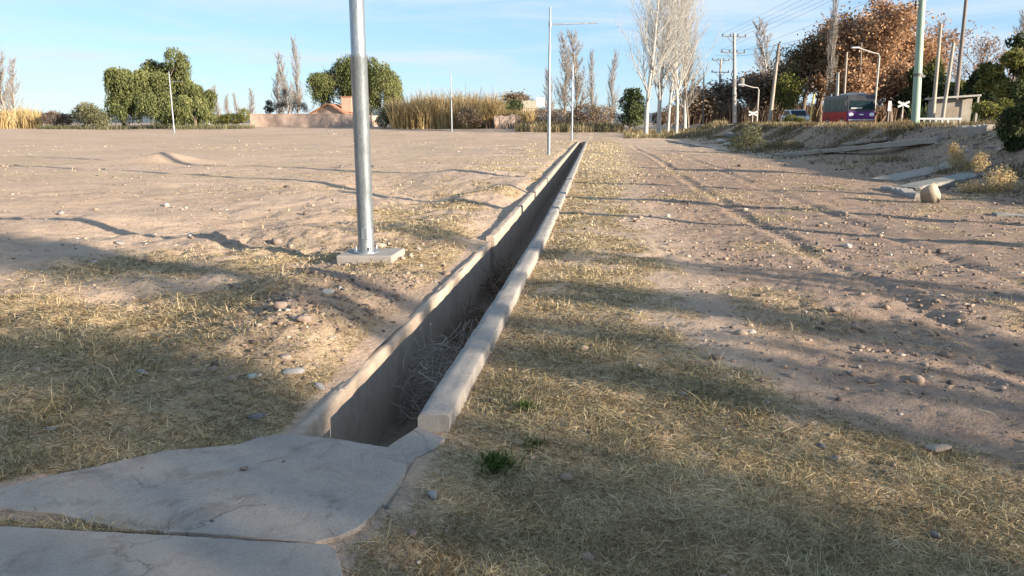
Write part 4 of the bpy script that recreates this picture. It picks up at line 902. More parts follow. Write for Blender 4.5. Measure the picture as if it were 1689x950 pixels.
scree('bank_gravel', 'stony rubble and clods over the slope of the right hand bank', xb[ok], yb[ok], .012, .085, 317, .28)
x_, y_, d_ = scatter_polar(rg, 260, 4.5, 30, 1.2, lambda x, y: (to_st(x, y)[0] > .9) * np.clip(.15 + 2.2 * fbm(x * .5, y * .9, 331, 3) + .3, .05, 1) * .8)
tb = -1.72 - 1.7 * rg.random(2600) ** 1.3; sb = 4.0 + 5.5 * rg.random(2600); xb, yb = to_xy(tb, sb); ok = (straw(xb, yb) + .5 * rg.random(2600) < .85) & ~on_chan(xb, yb, .03)
scree('heap_clods', 'crumbled clods and stones of the heaped soil left of the channel', xb[ok], yb[ok], .004, .028, 341, .27)
scree('clods', 'dark crumbs of earth and small clods over the right hand dirt', x_, y_, .006, .030, 337, .36)
SV, SF = ico(2)
def stone_mesh(seed, flat=.6, ang=.5):
    rg2 = np.random.default_rng(seed); V = SV.copy()
    for _ in range(13):                       # knock flat facets off a sphere
        d = rg2.normal(size=3); d /= np.linalg.norm(d); lim = .36 + .42 * rg2.random(); k = V @ d; V = V - np.maximum(k - lim, 0)[:, None] * d * .92
    V = V * (1 + .05 * fbm(V[:, 0] * 3 + 9 * seed, V[:, 1] * 3 + V[:, 2] * 2, seed, 3)[:, None] * 2)
    V = V * np.array([1, .78 + .2 * rg2.random(), flat]); return mesh_np('stone', V, SF)
SM = {k: [stone_mesh(k_i * 10 + i, fl_) for i in range(5)] for k_i, (k, fl_) in enumerate((('round', .75), ('mid', .55), ('flat', .3)))}
cnt = [0]
def stone(p, r, label, mat='stone_tan', shape='mid', rz=None, group=None, name='stone', tilt=0, sink=.25):
    i = cnt[0]; cnt[0] += 1
    me = SM[shape][i % 5].copy(); o = bpy.data.objects.new(name, me); me.materials.append(M[mat]); C.objects.link(o)
    o.location = Vector(p) + Vector((0, 0, r * {'round': .75, 'mid': .55, 'flat': .3}[shape] * (1 - 2 * sink) * .6))
    o.scale = (r, r, r); o.rotation_euler = (tilt, tilt * .6, rz if rz is not None else i * 2.399); tag(o, label, 'stone', group); return o
def px_r(u, v, w): p = G(u, v); return p, w * .5 * math.hypot(p.y, 1.4) / FPX
for (u, v, w, mat, shape, lb) in [
    (1543, 742, 62, 'stone_tan', 'flat', 'flat tan stone lying alone on the dirt at the lower right'),
    (1356, 738, 26, 'stone_dark', 'mid', 'dark clod at the edge of the grass in the lower right'),
    (1379, 760, 24, 'stone_rose', 'round', 'small rosy stone just right of the dark clod in the lower right grass'),
    (1541, 884, 24, 'stone_dark', 'round', 'small dark round stone half hidden in the grass at the bottom right'),
    (682, 880, 26, 'stone_rose', 'round', 'reddish brown round stone in the grass right of the cover slab'),
    (713, 818, 30, 'stone_grey', 'round', 'grey stone in the grass near the right corner of the cover slab'),
    (637, 838, 14, 'stone_dark', 'round', 'small black pebble at the right edge of the cover slab'),
    (482, 613, 44, 'stone_grey', 'flat', 'flat grey stone on the soil left of the channel'),
    (425, 690, 50, 'stone_dark', 'flat', 'dark blue grey flat stone in the grass above the cover slab'),
    (474, 592, 28, 'stone_tan', 'round', 'rounded tan stone just above the flat grey stone left of the channel'),
    (415, 625, 30, 'stone_green', 'mid', 'greenish stone in the grass left of the flat grey stone'),
    (378, 628, 36, 'stone_rose', 'mid', 'dull rosy stone left of the greenish stone'),
    (350, 612, 26, 'stone_rose', 'mid', 'second dull rosy stone, uppermost left of the greenish stone'),
    (235, 616, 30, 'stone_grey', 'mid', 'grey stone alone in the left grass'),
    (82, 708, 34, 'stone_grey', 'flat', 'flat grey stone in the grass at the far left above the cover slab'),
    (500, 530, 34, 'stone_rose', 'mid', 'pinkish stone on top of the soil heap left of the channel'),
    (460, 508, 32, 'stone_rose', 'round', 'larger rounded pink stone behind the pinkish stone on the soil heap'),
    (540, 486, 30, 'stone_pale', 'mid', 'whitish stone in the dry grass below the lamp post pad'),
    (527, 640, 36, 'stone_grey', 'mid', 'grey stone beside the left channel wall'),
    (563, 645, 24, 'stone_tan', 'mid', 'small tan stone touching the left channel wall'),
    (626, 408, 26, 'stone_tan', 'mid', 'tan stone behind the right corner of the lamp post pad'),
    (455, 402, 26, 'stone_rose', 'round', 'rosy stone on the dark soil ridge left of the lamp post'),
    (477, 408, 18, 'stone_tan', 'mid', 'small tan stone right of the rosy stone on the dark soil ridge'),
    (315, 390, 15, 'stone_pale', 'round', 'small pale stone at the left end of the dark soil ridge'),
    (198, 402, 20, 'stone_grey', 'mid', 'grey stone on the bare dirt at the left'),
    (158, 433, 18, 'stone_pale', 'flat', 'whitish flat stone on the shaded dirt at the left'),
    (100, 353, 22, 'stone_grey', 'mid', 'grey stone at the edge of the long shadow on the left'),
    (274, 340, 18, 'stone_pale', 'mid', 'pale stone in the row of rubble across the left field'),
    (563, 276, 11, 'stone_dark', 'round', 'dark stone left of the lamp post in the mid field'),
    (616, 276, 10, 'stone_dark', 'round', 'dark stone right of the lamp post in the mid field'),
    (447, 244, 8, 'stone_dark', 'round', 'dark pebble far out in the left field'),
    (1348, 403, 12, 'stone_dark', 'round', 'dark round stone beside the long pole shadow at right'),
    (1369, 414, 14, 'stone_dark', 'mid', 'dark stone just below the dark round one at right'),
    (1240, 549, 20, 'stone_pale', 'mid', 'pale grey stone in the middle of the right hand dirt'),
    (1378, 512, 22, 'stone_rose', 'mid', 'pinkish stone in the middle distance of the right hand dirt'),
    (1620, 495, 18, 'stone_pale', 'flat', 'pale flat stone near the right edge of the dirt'),
    (1316, 509, 15, 'stone_tan', 'mid', 'small tan stone left of the pinkish stone on the right hand dirt'),
    (1416, 606, 15, 'stone_grey', 'mid', 'small grey stone on the right hand dirt below the shade band'),
    (1127, 652, 18, 'stone_grey', 'mid', 'grey stone where the right hand grass meets the dirt'),
    (1155, 515, 14, 'stone_tan', 'mid', 'small tan stone at the edge of the straw strip at right'),
    (1455, 385, 9, 'stone_pale', 'round', 'small pale stone left of the boulder'),
    (833, 520, 20, 'stone_tan', 'mid', 'tan stone lying against the outer side of the kerb'),
    (806, 585, 22, 'stone_rose', 'mid', 'rosy stone at the foot of the kerb'),
    ]:
    p, r = px_r(u, v, w); stone(p, r, lb, mat, shape, tilt=.05 * math.sin(u))
pb, rb = px_r(1535, 334, 54)
stone(pb + Vector((0, 0, .0)), rb, 'big pale rounded boulder beside the dry bush and broken slabs', 'boulder_stone', 'round', rz=.6, sink=.10, name='boulder')
bo = bpy.data.objects['boulder']; Vb = SV.copy(); rgb = np.random.default_rng(12)
for i_ in range(9):
    d_b = rgb.normal(size=3); d_b /= np.linalg.norm(d_b); kb = Vb @ d_b; Vb = Vb - np.maximum(kb - (.34 + .28 * rgb.random()), 0)[:, None] * d_b
Vb *= np.array([1.15, 1.0, 1.0]); Vb[:, 0] -= .25 * Vb[:, 2]; bo.data = mesh_np('boulder', Vb, SF); bo.data.materials.append(M['boulder_stone'])
d = ray(401, 775); k = (.045 - CAM_H) / d[2]; stone(Vector((d[0] * k, d[1] * k, .045)), .023, 'small brown stone lying on the irregular cover slab', 'stone_rose', 'round', sink=.05)
for (u, v, r_) in ((468, 762, .009), (350, 860, .013), (235, 772, .007), (437, 833, .006)):
    d = ray(u, v); k = (.045 - CAM_H) / d[2]; stone(Vector((d[0] * k, d[1] * k, .045)), r_, 'tiny pebble on the irregular cover slab', 'stone_dark', 'mid', sink=.05, group='tiny pebbles on the cover slab')
rg = np.random.default_rng(303); mats_ = ['stone_tan', 'stone_grey', 'stone_rose', 'stone_pale', 'stone_tan']
def many(n, box, lo, hi, label, group, name='stone'):
    k = 0
    while k < n:
        u = rg.uniform(box[0], box[2]); v = rg.uniform(box[1], box[3]); p = G(u, v)
        if on_chan(p.x, p.y, .08): continue
        t_, s_ = to_st(p.x, p.y)
        if s_ < 3.7 and -2.8 < t_ < -.6: continue
        r = rg.uniform(lo, hi) * .5 * p.y / FPX; k += 1
        stone(p, min(r, .16), label, mats_[rg.integers(5)], ['mid', 'flat', 'round'][rg.integers(3)], group=group, name=name)
many(60, (1080, 380, 1689, 690), 5, 12, 'small stone strewn on the bare dirt right of the channel', 'small stones strewn on the right hand dirt')
many(26, (1000, 250, 1450, 370), 4, 8, 'small stone on the far part of the right hand dirt track', 'small stones on the far dirt track')
many(26, (60, 300, 560, 440), 5, 11, 'small stone scattered on the left field before the soil ridge', 'small stones on the left field')
many(22, (420, 470, 640, 650), 8, 16, 'clod or stone in the heaped soil between left grass and channel', 'stones in the heaped soil left of the channel')
many(24, (640, 400, 780, 470), 7, 14, 'stone in the rough soil right of the lamp post pad', 'stones in the rough soil right of the lamp post pad')
many(20, (150, 225, 800, 262), 3, 8, 'stone far out on the left field', 'stones far out on the left field')
many(8, (530, 214, 570, 222), 6, 12, 'pale rubble stone lying before the boundary wall', 'rubble before the boundary wall')
many(40, (1540, 222, 1680, 262), 6, 14, 'purple grey stone on the stony slope of the right bank', 'stones on the slope of the right bank')
many(24, (1400, 240, 1600, 275), 4, 10, 'stone at the foot of the long concrete rib on the bank', 'stones below the concrete rib')
for i, (u, v, w) in enumerate(((1190, 236, 26), (1205, 230, 28), (1200, 240, 24), (1215, 238, 20))):
    p, r = px_r(u, v, w); stone(p + Vector((0, 0, .15 * (i == 1))), r, 'grey lump of rubble heaped left of the pale green shrub', 'stone_grey' if i % 2 else 'stone_pale', 'mid', group='rubble heap beside the pale green shrub', name='rubble_lump')

# ------------------------------------------------------------------ broken concrete on the bank
def rib(p0, p1, w, h, label, mat='rubble', name='concrete_rib', n=14, seed=1):
    mb = MB(); p0 = Vector(p0); p1 = Vector(p1); d = (p1 - p0); L_ = d.length; d.normalize(); side = Vector((-d.y, d.x, 0)).normalized(); up = side.cross(d) * -1
    if up.z < 0: up = -up
    rr = random.Random(seed); rings = []
    for i in range(n + 1):
        c = p0 + d * L_ * i / n - p0
        wr = w * (1 + rr.uniform(-.10, .10)); hr = h * (1 + rr.uniform(-.2, .2)); c = c - up * h * .35
        pr = [(-.5, -.6), (-.5, .75), (-.42, 1), (.42, 1), (.5, .75), (.5, -.6)]
        rings.append([mb.bm.verts.new(c + side * wr * a + up * hr * b) for a, b in pr])
    for a, b in zip(rings, rings[1:]):
        for k in range(6): mb.bm.faces.new((a[k], a[(k + 1) % 6], b[(k + 1) % 6], b[k]))
    mb.bm.faces.new(rings[0]); mb.bm.faces.new(rings[-1])
    o = mb.build(name, M[mat]); o.location = p0; tag(o, label, 'concrete'); return o
rib(G(1285, 256), G(1555, 230), .45, .12, 'long pale concrete rib climbing the right bank from the lone shrub', seed=2, n=24)
rib(G(1395, 238), G(1470, 228), .4, .08, 'short pale concrete strip on the bank above the long rib', seed=3)
rib(G(1100, 232), G(1205, 250), .22, .12, 'low dark kerb along the foot of the bank left of the lone shrub', 'concrete', 'low_kerb', seed=4)
rib(G(1455, 300), G(1585, 270), .75, .10, 'upper broken concrete slab lying on the bank above the boulder', seed=5, name='broken_slab')
rib(G(1490, 312), G(1610, 288), .60, .08, 'greyish green slab lying below the upper broken slab', 'cover', 'broken_slab', seed=6)
rib(G(1462, 312), G(1520, 328), .30, .16, 'dark lump of concrete beam running up to the boulder', 'concrete', 'concrete_beam', seed=7)
rib(G(1592, 216), G(1640, 214), .5, .22, 'pale concrete block on the bank crest below the shelter', 'rubble', 'concrete_block', seed=8)
rib(G(1640, 354), G(1700, 357), .35, .05, 'grey slab in the shade under the dry bush', 'cover', 'broken_slab', n=4, seed=9)

# ------------------------------------------------------------------ poles
def pole(name, label, u, y, vtop, utop, r0, r1, mat, n=12, cat='pole'):
    p = base(u, y); top = at(utop, vtop, y) - p; t = thing(name, label, cat, p)
    mb = MB(); mb.rod(Vector((0, 0, -.3)) - Vector((top.x, top.y, 0)) * .02, top, r0, r1, n); mb.build('pole', M[mat], t, smooth=True); return t, top
def crossarm(t, z, x, L_, drop=True, brace=True, n=3, w=.12, tilt=0):
    mb = MB(); d = Vector((math.cos(.25), math.sin(.25), tilt)); a = Vector((x, 0, z))
    mb.rod(a - d * L_ / 2, a + d * L_ / 2, w * .55, n=6); ca = mb.build('crossarm', M['crossarm'], t)
    for i in range(n):
        f_ = (-.46 + .92 * i / (n - 1)) * L_; q = a + d * f_
        m2 = MB(); m2.lathe([(.05, .05), (.09, .10), (.05, .15), (.09, .20), (.03, .30)], 8, q); m2.build('insulator', M['ceramic'], ca)
    if brace:
        for sg_ in (-1, 1):
            m2 = MB(); m2.rod(a + d * L_ * .3 * sg_, a + Vector((0, 0, -.8)), .035, n=5); m2.build('brace', M['crossarm'], t)
    return a
tA, topA = pole('utility_pole', 'pale utility pole with two wide crossarms and a transformer beside the crossing road', 1212, 92, 55, 1211, .24, .17, 'pole_concrete')
aA = crossarm(tA, topA.z - .35, topA.x, 3.1, n=4); crossarm(tA, topA.z - 2.1, topA.x, 3.1, n=4)
mb = MB(); mb.lathe([(.30, 0), (.34, .05), (.34, .85), (.28, .95), (.1, 1.0)], 14, (.45, -.1, topA.z * .42)); mb.lathe([(.28, 0), (.30, .8), (.1, .9)], 14, (-.42, -.1, topA.z * .42)); mb.build('transformer', M['crossarm'], tA)
mb = MB(); mb.tube([(-.5, 0, topA.z * .50), (-.75, 0, topA.z * .56), (-.5, 0, topA.z * .62), (-.2, 0, topA.z * .64)], .05, 6); mb.build('cable_loop', M['wire'], tA)
tB, topB = pole('utility_pole', 'slimmer wooden utility pole with two crossarms left of the transformer pole', 1184, 118, 97, 1189, .18, .13, 'wood_pole')
crossarm(tB, topB.z - .2, topB.x, 2.9, n=4); crossarm(tB, topB.z - 1.9, topB.x * .85, 2.9, n=3)
tC, topC = pole('wooden_pole', 'bare leaning wooden pole on the bank between the brown trees', 1269, 74, 72, 1285, .19, .11, 'wood_pole')
mb = MB(); mb.rod(topC * .78, topC * 1.0, .17, .12, 10); mb.build('pole_sleeve', M['dark_pole'], tC)
mb = MB(); mb.rod(topC * .97, topC * .97 + Vector((.7, 0, -.15)), .03, n=6); mb.build('bracket', M['crossarm'], tC)
tD, topD = pole('utility_pole', 'thick pale green painted pole rising out of the top of the photo at right', 1510, 34, -95, 1526, .175, .13, 'pole_green', 16)
mb = MB(); mb.rod(topD * .285, topD * .285 + Vector((0, 0, .12)), .185, n=16); mb.box((topD.x * .285 + .16, -.1, topD.z * .285), (.14, .12, .1)); mb.build('pole_band', M['crossarm'], tD)
for k_ in (.66, .68):
    mb = MB(); q = topD * k_; mb.rod(q, q + Vector((-.30, -.1, 0)), .02, n=6); mb.lathe([(.03, -.1), (.055, -.05), (.03, 0), (.055, .05), (.03, .1)], 8, q + Vector((-.30, -.1, 0))); mb.build('insulator', M['ceramic'], tD)
pole('wooden_pole', 'pale slim pole immediately right of the green pole, second tallest', 1538, 52, 40, 1552, .14, .09, 'wood_pole')
pole('wooden_pole', 'shortest pale slim pole in front of the shelter', 1553, 50, 70, 1573, .12, .09, 'wood_pole')
tE, topE = pole('wooden_pole', 'tall dark pole behind the shelter that leaves the photo at the top', 1573, 58, -14, 1595, .17, .11, 'dark_pole')
pole('thin_pole', 'short pale pole sticking up behind the bus roof, left one', 1380, 76, 119, 1382, .16, .13, 'pole_concrete')
pole('thin_pole', 'taller pale pole behind the bus roof, right one', 1390, 80, 86, 1397, .13, .09, 'wood_pole')
pole('thin_pole', 'thin dark pole standing among the rust coloured leaves', 1415, 86, 70, 1421, .12, .08, 'dark_pole')
pole('thin_pole', 'dark slim pole beside the right trunk of the big pale poplars', 1137, 86, 88, 1126, .11, .08, 'dark_pole')
pole('thin_pole', 'short slim post at the left of the slimmer crossarm pole', 1160, 100, 122, 1161, .10, .08, 'dark_pole')
pole('wooden_post', 'bent orange painted post leaning right of the silver car', 1335, 67, 155, 1343, .11, .08, 'yellow_paint', cat='post')
def street_lamp(label, u, y, vtop, arm, r=.11):
    p = base(u, y); H = at(u, vtop, y).z - p.z; t = thing('street_lamp', label, 'street lamp', p)
    mb = MB(); mb.rod((0, 0, -.2), (0, 0, H), r, r * .75, 10); mb.build('pole', M['pole_concrete'], t, smooth=True)
    q = at(arm[0], arm[1], y) - p
    mb = MB(); mb.tube([(0, 0, H - .05), (-.12, 0, H + .22), (q.x * .35, 0, H + (q.z - H) * .45), (q.x, 0, q.z)], r * .6, 8); mb.build('arm', M['pole_concrete'], t, smooth=True)
    mb = MB(); mb.box((q.x - .28, 0, q.z + .02), (.75, .3, .16)); mb.build('lamp_head', M['silver'], t, bevel=.05); return t
street_lamp('curved street lamp with its arm reaching left behind the bus', 1440, 74, 93, (1416, 79))
street_lamp('low curved street lamp with its arm reaching left right of the transformer pole', 1248, 88, 148, (1227, 140), .10)
# wires
def wire(p0, p1, sag, label, r=.011, group='overhead wires from the transformer pole'):
    pts = []
    for i in range(15):
        f_ = i / 14; q = Vector(p0).lerp(Vector(p1), f_); q.z -= sag * 4 * f_ * (1 - f_); pts.append(q)
    mb = MB(); mb.tube([q - pts[0] for q in pts], r, 4); o = mb.build('overhead_wire', M['wire']); o.location = pts[0]; return tag(o, label, 'wire', group)
PA = Vector(tA.location)
for i, (dx, dz) in enumerate(((-1.4, -.05), (-.45, -.05), (.5, -.05), (1.4, -.05), (-1.4, -1.8), (1.4, -1.8))):
    wire(PA + Vector((topA.x + dx, dx * .25, topA.z + dz)), Vector((34 + dx * 1.6, 22, 19.5 + dz * 1.2)), .9, 'thin overhead wire running from the transformer pole up to the right' )
PD = Vector(tD.location) + topD * .67
wire(PD + Vector((-.3, -.1, 0)), Vector((24, 95, 9.5)), .8, 'thin overhead wire running from the green pole back to the left', group='overhead wires at the green pole')
wire(PD + Vector((-.3, -.1, .2)), Vector((24.6, 95, 10.2)), .8, 'thin overhead wire running from the green pole back to the left', group='overhead wires at the green pole')

# ------------------------------------------------------------------ bus, car, crossing, shelter
def prism_x(mb, prof, w, x0=0):           # outline in (y, z) extruded across x
    a = [mb.bm.verts.new((x0 - w / 2, y, z)) for y, z in prof]; b = [mb.bm.verts.new((x0 + w / 2, y, z)) for y, z in prof]; n = len(prof)
    mb.bm.faces.new(a); mb.bm.faces.new(b[::-1])
    for i in range(n): mb.bm.faces.new((a[i], b[i], b[(i + 1) % n], a[(i + 1) % n]))
    return mb
def wheel(t, x, y, r, w):
    mb = MB(); mb.rod((x - w / 2, y, r), (x + w / 2, y, r), r, n=20); wh = mb.build('wheel', M['rubber'], t, bevel=.02)
    sg_ = 1 if x > 0 else -1; m2 = MB(); m2.rod((x + sg_ * (w / 2 - .03), y, r), (x + sg_ * (w / 2 + .012), y, r), r * .62, r * .5, 16); m2.build('rim', M['rim'], wh)
RZ = 1.30
bus = thing('bus', 'small red bus with a purple front and dark windscreen on the road behind the bank', 'bus', (28.75, 65, RZ), R(-6))
mb = prism_x(MB(), [(.06, .34), (.02, .95), (.05, 1.22), (6.98, 1.22), (7.0, .34)], 2.30); mb.build('lower_body', M['bus_red'], bus, bevel=.03)
mb = prism_x(MB(), [(.05, 1.222), (.40, 2.46), (.62, 2.62), (6.85, 2.62), (6.98, 2.45), (6.98, 1.222)], 2.26); mb.build('upper_body', M['bus_grey'], bus, bevel=.06)
mb = prism_x(MB(), [(-.03, .46), (-.06, .92), (-.02, 1.26), (.12, 1.30), (.12, .46)], 2.20); mb.build('front_panel', M['bus_purple'], bus, bevel=.06, seg=3)
mb = prism_x(MB(), [(-.035, 1.24), (.02, 1.24), (.40, 2.50), (.36, 2.58), (.27, 2.52)], 2.20); fs_ = mb.build('front_surround', M['bus_dark'], bus, bevel=.03)
mb = prism_x(MB(), [(.02, 1.42), (.06, 1.42), (.30, 2.24), (.26, 2.24)], 1.90); mb.build('windscreen', M['glass'], fs_, bevel=.02, loc=(0, -.05, 0))
mb = MB(); mb.box((-.42, -.03, 1.50), (.85, .03, .10)); mb.build('dash_card', M['white_paint'], bus)
for x in (-.82, .82):
    mb = MB(); mb.lathe([(.02, -.05), (.13, -.04), (.15, 0), (.13, .04), (.03, .06)], 14); o = mb.build('headlight', M['lamp_white'], bus, smooth=True); o.location = (x, -.06, .98); o.rotation_euler = (R(90), 0, 0); o.scale = (1.35, 1, .8)
mb = MB(); mb.box((0, -.085, .98), (.34, .04, .10)); mb.build('badge_plate', M['lamp_white'], bus, bevel=.02)
mb = MB(); mb.box((0, -.07, .56), (2.0, .07, .10)); mb.build('bumper_strip', M['white_paint'], bus, bevel=.02)
mb = MB(); mb.box((0, 2.5, 2.70), (1.35, 2.6, .17)); mb.build('roof_unit', M['white_paint'], bus, bevel=.07, seg=3)
for sx in (-1, 1):
    for y0, y1 in ((.62, 1.25), (1.40, 3.10), (3.22, 4.9), (5.02, 6.6)):
        mb = MB(); mb.box((sx * 1.137, (y0 + y1) / 2, 1.83), (.03, y1 - y0, .92)); mb.build('side_window', M['pale_glass'], bus, bevel=.01)
    mb = MB(); mb.rod((sx * 1.1, .12, 2.15), (sx * 1.33, -.14, 2.1), .022, n=6); mb.box((sx * 1.34, -.16, 1.9), (.16, .08, .42)); mb.build('mirror', M['bus_dark'], bus, bevel=.015)
    for y in (1.15, 5.3): wheel(bus, sx * 1.03, y, .40, .26)
car = thing('parked_car', 'silver car left of the bus partly hidden behind the grass of the bank', 'car', ((1323 - 844.5) / 1299 * 70, 70, RZ + .02), R(-4))
mb = prism_x(MB(), [(.02, .30), (-.02, .55), (.05, .74), (.95, .90), (1.05, .93), (4.1, .95), (4.2, .60), (4.15, .30)], 1.70); mb.build('body', M['silver'], car, bevel=.07, seg=3)
mb = prism_x(MB(), [(.95, .90), (1.55, 1.40), (1.75, 1.46), (3.3, 1.46), (3.95, .94)], 1.46); cab = mb.build('cabin', M['silver'], car, bevel=.06, seg=3)
mb = prism_x(MB(), [(.93, .97), (.97, .97), (1.50, 1.38), (1.46, 1.40)], 1.28); mb.build('windscreen', M['glass'], cab)
for sx in (-1, 1):
    mb = MB(); a = [mb.bm.verts.new((sx * .742, y, z)) for y, z in ((1.3, .98), (1.75, 1.38), (3.2, 1.38), (3.7, .98))]; mb.bm.faces.new(a); mb.build('side_window', M['glass'], cab)
    mb = MB(); mb.box((sx * .62, .0, .66), (.34, .10, .14)); mb.build('headlight', M['lamp_white'], car, bevel=.03)
    mb = MB(); mb.box((sx * .86, 1.25, .98), (.16, .1, .12)); mb.build('mirror', M['silver'], car, bevel=.03)
    for y in (.8, 3.3): wheel(car, sx * .76, y, .31, .20)
mb = MB(); mb.box((0, -.02, .42), (1.5, .06, .16)); mb.build('bumper', M['bus_dark'], car, bevel=.02)
mb = MB(); mb.box((0, .0, .62), (.7, .06, .09)); mb.build('grille', M['bus_dark'], car, bevel=.01)

def crossing(label, u, v, y, L_=1.05, rz=0):
    p = base(u, y); t = thing('crossing_sign', label, 'sign', p, rz); z = at(u, v, y).z - p.z
    mb = MB(); mb.rod((0, .06, -.2), (0, .06, z + .2), .045, n=8); mb.build('post', M['white_paint'], t)
    for i, a in enumerate((24, -24)):
        mb = MB(); mb.box((0, -.02 - .03 * i, z), (L_, .025, .17), m=Matrix.Translation((0, 0, z)) @ Matrix.Rotation(R(a), 4, 'Y') @ Matrix.Translation((0, 0, -z))); mb.build('sign_blade', M['white_paint'], t)
    return t
crossing('white X shaped railway crossing sign right of the bus', 1487, 172, 68)
crossing('white X shaped railway crossing sign between the transformer pole and the leaning pole', 1241, 187, 82, .95)
p = base(1464, 69); t = thing('sign_board', 'narrow upright white sign board between the bus and the crossing sign', 'sign', p)
zc = at(1464, 175, 69).z - p.z; mb = MB(); mb.box((0, -.05, zc), (.28, .04, .85)); mb.build('board', M['white_paint'], t, bevel=.01); mb = MB(); mb.rod((0, 0, -.2), (0, 0, zc + .3), .04, n=8); mb.build('post', M['pole_concrete'], t)

p = base(1570, 56, .1); sh = thing('shelter', 'small grey concrete shelter with a flat sloping roof behind the pale poles', 'shelter', p, R(-12))
zt = at(1570, 160, 56).z - p.z
mb = MB(); mb.box((0, 1.25, zt * .5 - .06), (2.6, .12, zt - .12)); mb.build('back_wall', M['rubble'], sh)
mb = MB(); mb.box((-1.24, .6, zt * .5 - .09), (.12, 1.17, zt - .18)); mb.build('side_wall', M['rubble'], sh)
mb = MB(); mb.box((.78, .05, zt * .5 - .06), (.75, .12, zt - .12)); mb.build('front_panel', M['pale_wall'], sh)
mb = MB(); mb.box((-.85, .05, zt * .5 - .06), (.66, .12, zt - .12)); mb.build('front_panel', M['rubble'], sh)
mb = MB(); mb.box((-.03, .05, zt * .82), (.86, .10, .5)); mb.build('lintel', M['rubble'], sh)
mb = MB(); mb.box((0, .5, zt), (3.0, 2.2, .13), m=Matrix.Translation((0, 0, zt)) @ Matrix.Rotation(R(-3.5), 4, 'Y') @ Matrix.Translation((0, 0, -zt))); mb.build('roof', M['pole_concrete'], sh, bevel=.015)
mb = MB(); mb.box((1.38, -.4, zt * .5 + .04), (.12, .12, zt)); mb.build('post', M['pole_concrete'], sh)

a = base(1514, 47); b = base(1583, 47); rail = thing('white_railing', 'low white railing in front of the shelter right of the green pole', 'railing', a)
L_ = b.x - a.x
for z in (.74, .42): 
    mb = MB(); mb.box((L_ / 2, -.04, z), (L_ + .1, .05, .09)); mb.build('rail', M['white_paint'], rail)
for i in range(8): mb = MB(); mb.box((L_ * i / 7, .012, .33), (.08, .05, .92)); mb.build('post', M['white_paint'], rail)

# ------------------------------------------------------------------ walls and houses at the far edge
a = base(413, 107); b = base(592, 107); bw = thing('boundary_wall', 'long low pinkish plastered boundary wall in front of the gabled house', 'wall', a)
zt = at(500, 188, 107).z - a.z; n = 6; L_ = (b.x - a.x)
for i in range(n):
    mb = MB(); mb.box((L_ * (i + .5) / n, .004 * (i % 2), zt / 2 - .3), (L_ / n - .01, .2, zt + .5)); mb.build('wall_panel', M['adobe'], bw)
    mb = MB(); mb.box((L_ * (i + .5) / n, 0, zt - .02), (L_ / n - .004, .27, .09)); mb.build('coping', M['plaster'], bw)
dd = base(622, 118) - b; aw = thing('side_wall', 'shaded stretch of wall turning back behind the lamp post and grey green bush', 'wall', b, math.atan2(dd.y, dd.x))
Ld = math.hypot(dd.x, dd.y)
for i in range(3): mb = MB(); mb.box((.12 + Ld * (i + .5) / 3, 0, zt / 2 - .3), (Ld / 3 - .01, .2, zt + .45)); mb.build('wall_panel', M['adobe'], aw)

p = base(543, 119, .1); hs = thing('gabled_house', 'small pink house with a low pitched clay roof showing above the boundary wall', 'house', p, R(-6))
ze = at(543, 187.5, 119).z - p.z; za = at(540, 171, 119).z - p.z; hw = 2.75
mb = MB(); mb.poly([(-hw, 0), (hw, 0), (hw, ze + .05), (0, za - .12), (-hw, ze + .05)], 8, Matrix.Rotation(R(90), 4, 'X') @ Matrix.Translation((0, 0, -8))); mb.build('wall', M['plaster'], hs)
for sx in (-1, 1):
    ang = math.atan2(za - ze, hw); Ls = math.hypot(hw + .45, (za - ze) * (hw + .45) / hw)
    mb = MB(); mb.box((sx * Ls / 2, 3.9, .07), (Ls, 8.9, .13)); o = mb.build('roof', M['tile'], hs); o.location = (0, 0, za - .1); o.rotation_euler = (0, sx * ang, 0)
    n_ = 9
    for i in range(n_):
        m2 = MB(); m2.box((sx * Ls * (i + .5) / n_, -.56, .10), (Ls / n_ - .02, .06, .22)); q = m2.build('barge_tile', M['tile'], o)
mb = MB(); mb.box((2.25, 2.2, za - .1), (1.55, .9, 2.2)); ch = mb.build('chimney', M['brick'], hs)
m2 = MB(); m2.box((2.25, 2.2, za + 1.05), (1.75, 1.1, .14)); m2.build('chimney_cap', M['tile'], ch)
m2 = MB(); m2.box((-1.3, -.01, ze * .55), (1.0, .05, .9)); wf = m2.build('window', M['bark'], hs)

p = base(873, 185, .1); fb = thing('far_house', 'distant low building with an olive grey roof left of the white board', 'house', p)
k = 185 / 1299; z1 = at(873, 178, 185).z - p.z; z2 = at(873, 166, 185).z - p.z
mb = MB(); mb.box((0, 2.5, z1 / 2), (3.9, 5, z1)); mb.build('wall', M['pale_wall'], fb)
mb = MB(); mb.poly([(-2.2, z1 - .05), (2.2, z1 - .05), (2.0, z2), (-1.8, z2)], 5.4, Matrix.Rotation(R(90), 4, 'X') @ Matrix.Translation((0, 0, -5.2))); mb.build('roof', M['olive_roof'], fb)
mb = MB(); mb.box((.6, -.02, z1 * .5), (.7, .06, 1.2)); mb.build('window', M['bark'], fb)
p = base(891, 150); wb = thing('white_board', 'blank white square board standing above the scrub left of the tall lamp post', 'sign', p)
q = at(891, 168, 150).z - p.z
mb = MB(); mb.box((0, 0, q), (1.65, .12, 1.7)); mb.build('board', M['white_paint'], wb, bevel=.01)
for sx in (-.6, .6): mb = MB(); mb.rod((sx, .12, -.2), (sx, .12, q + .4), .06, n=8); mb.build('post', M['dark_pole'], wb)
p = base(836, 97); mw = thing('mud_wall', 'ruined brown mud wall stub at the right end of the dry canes', 'wall', p, R(4))
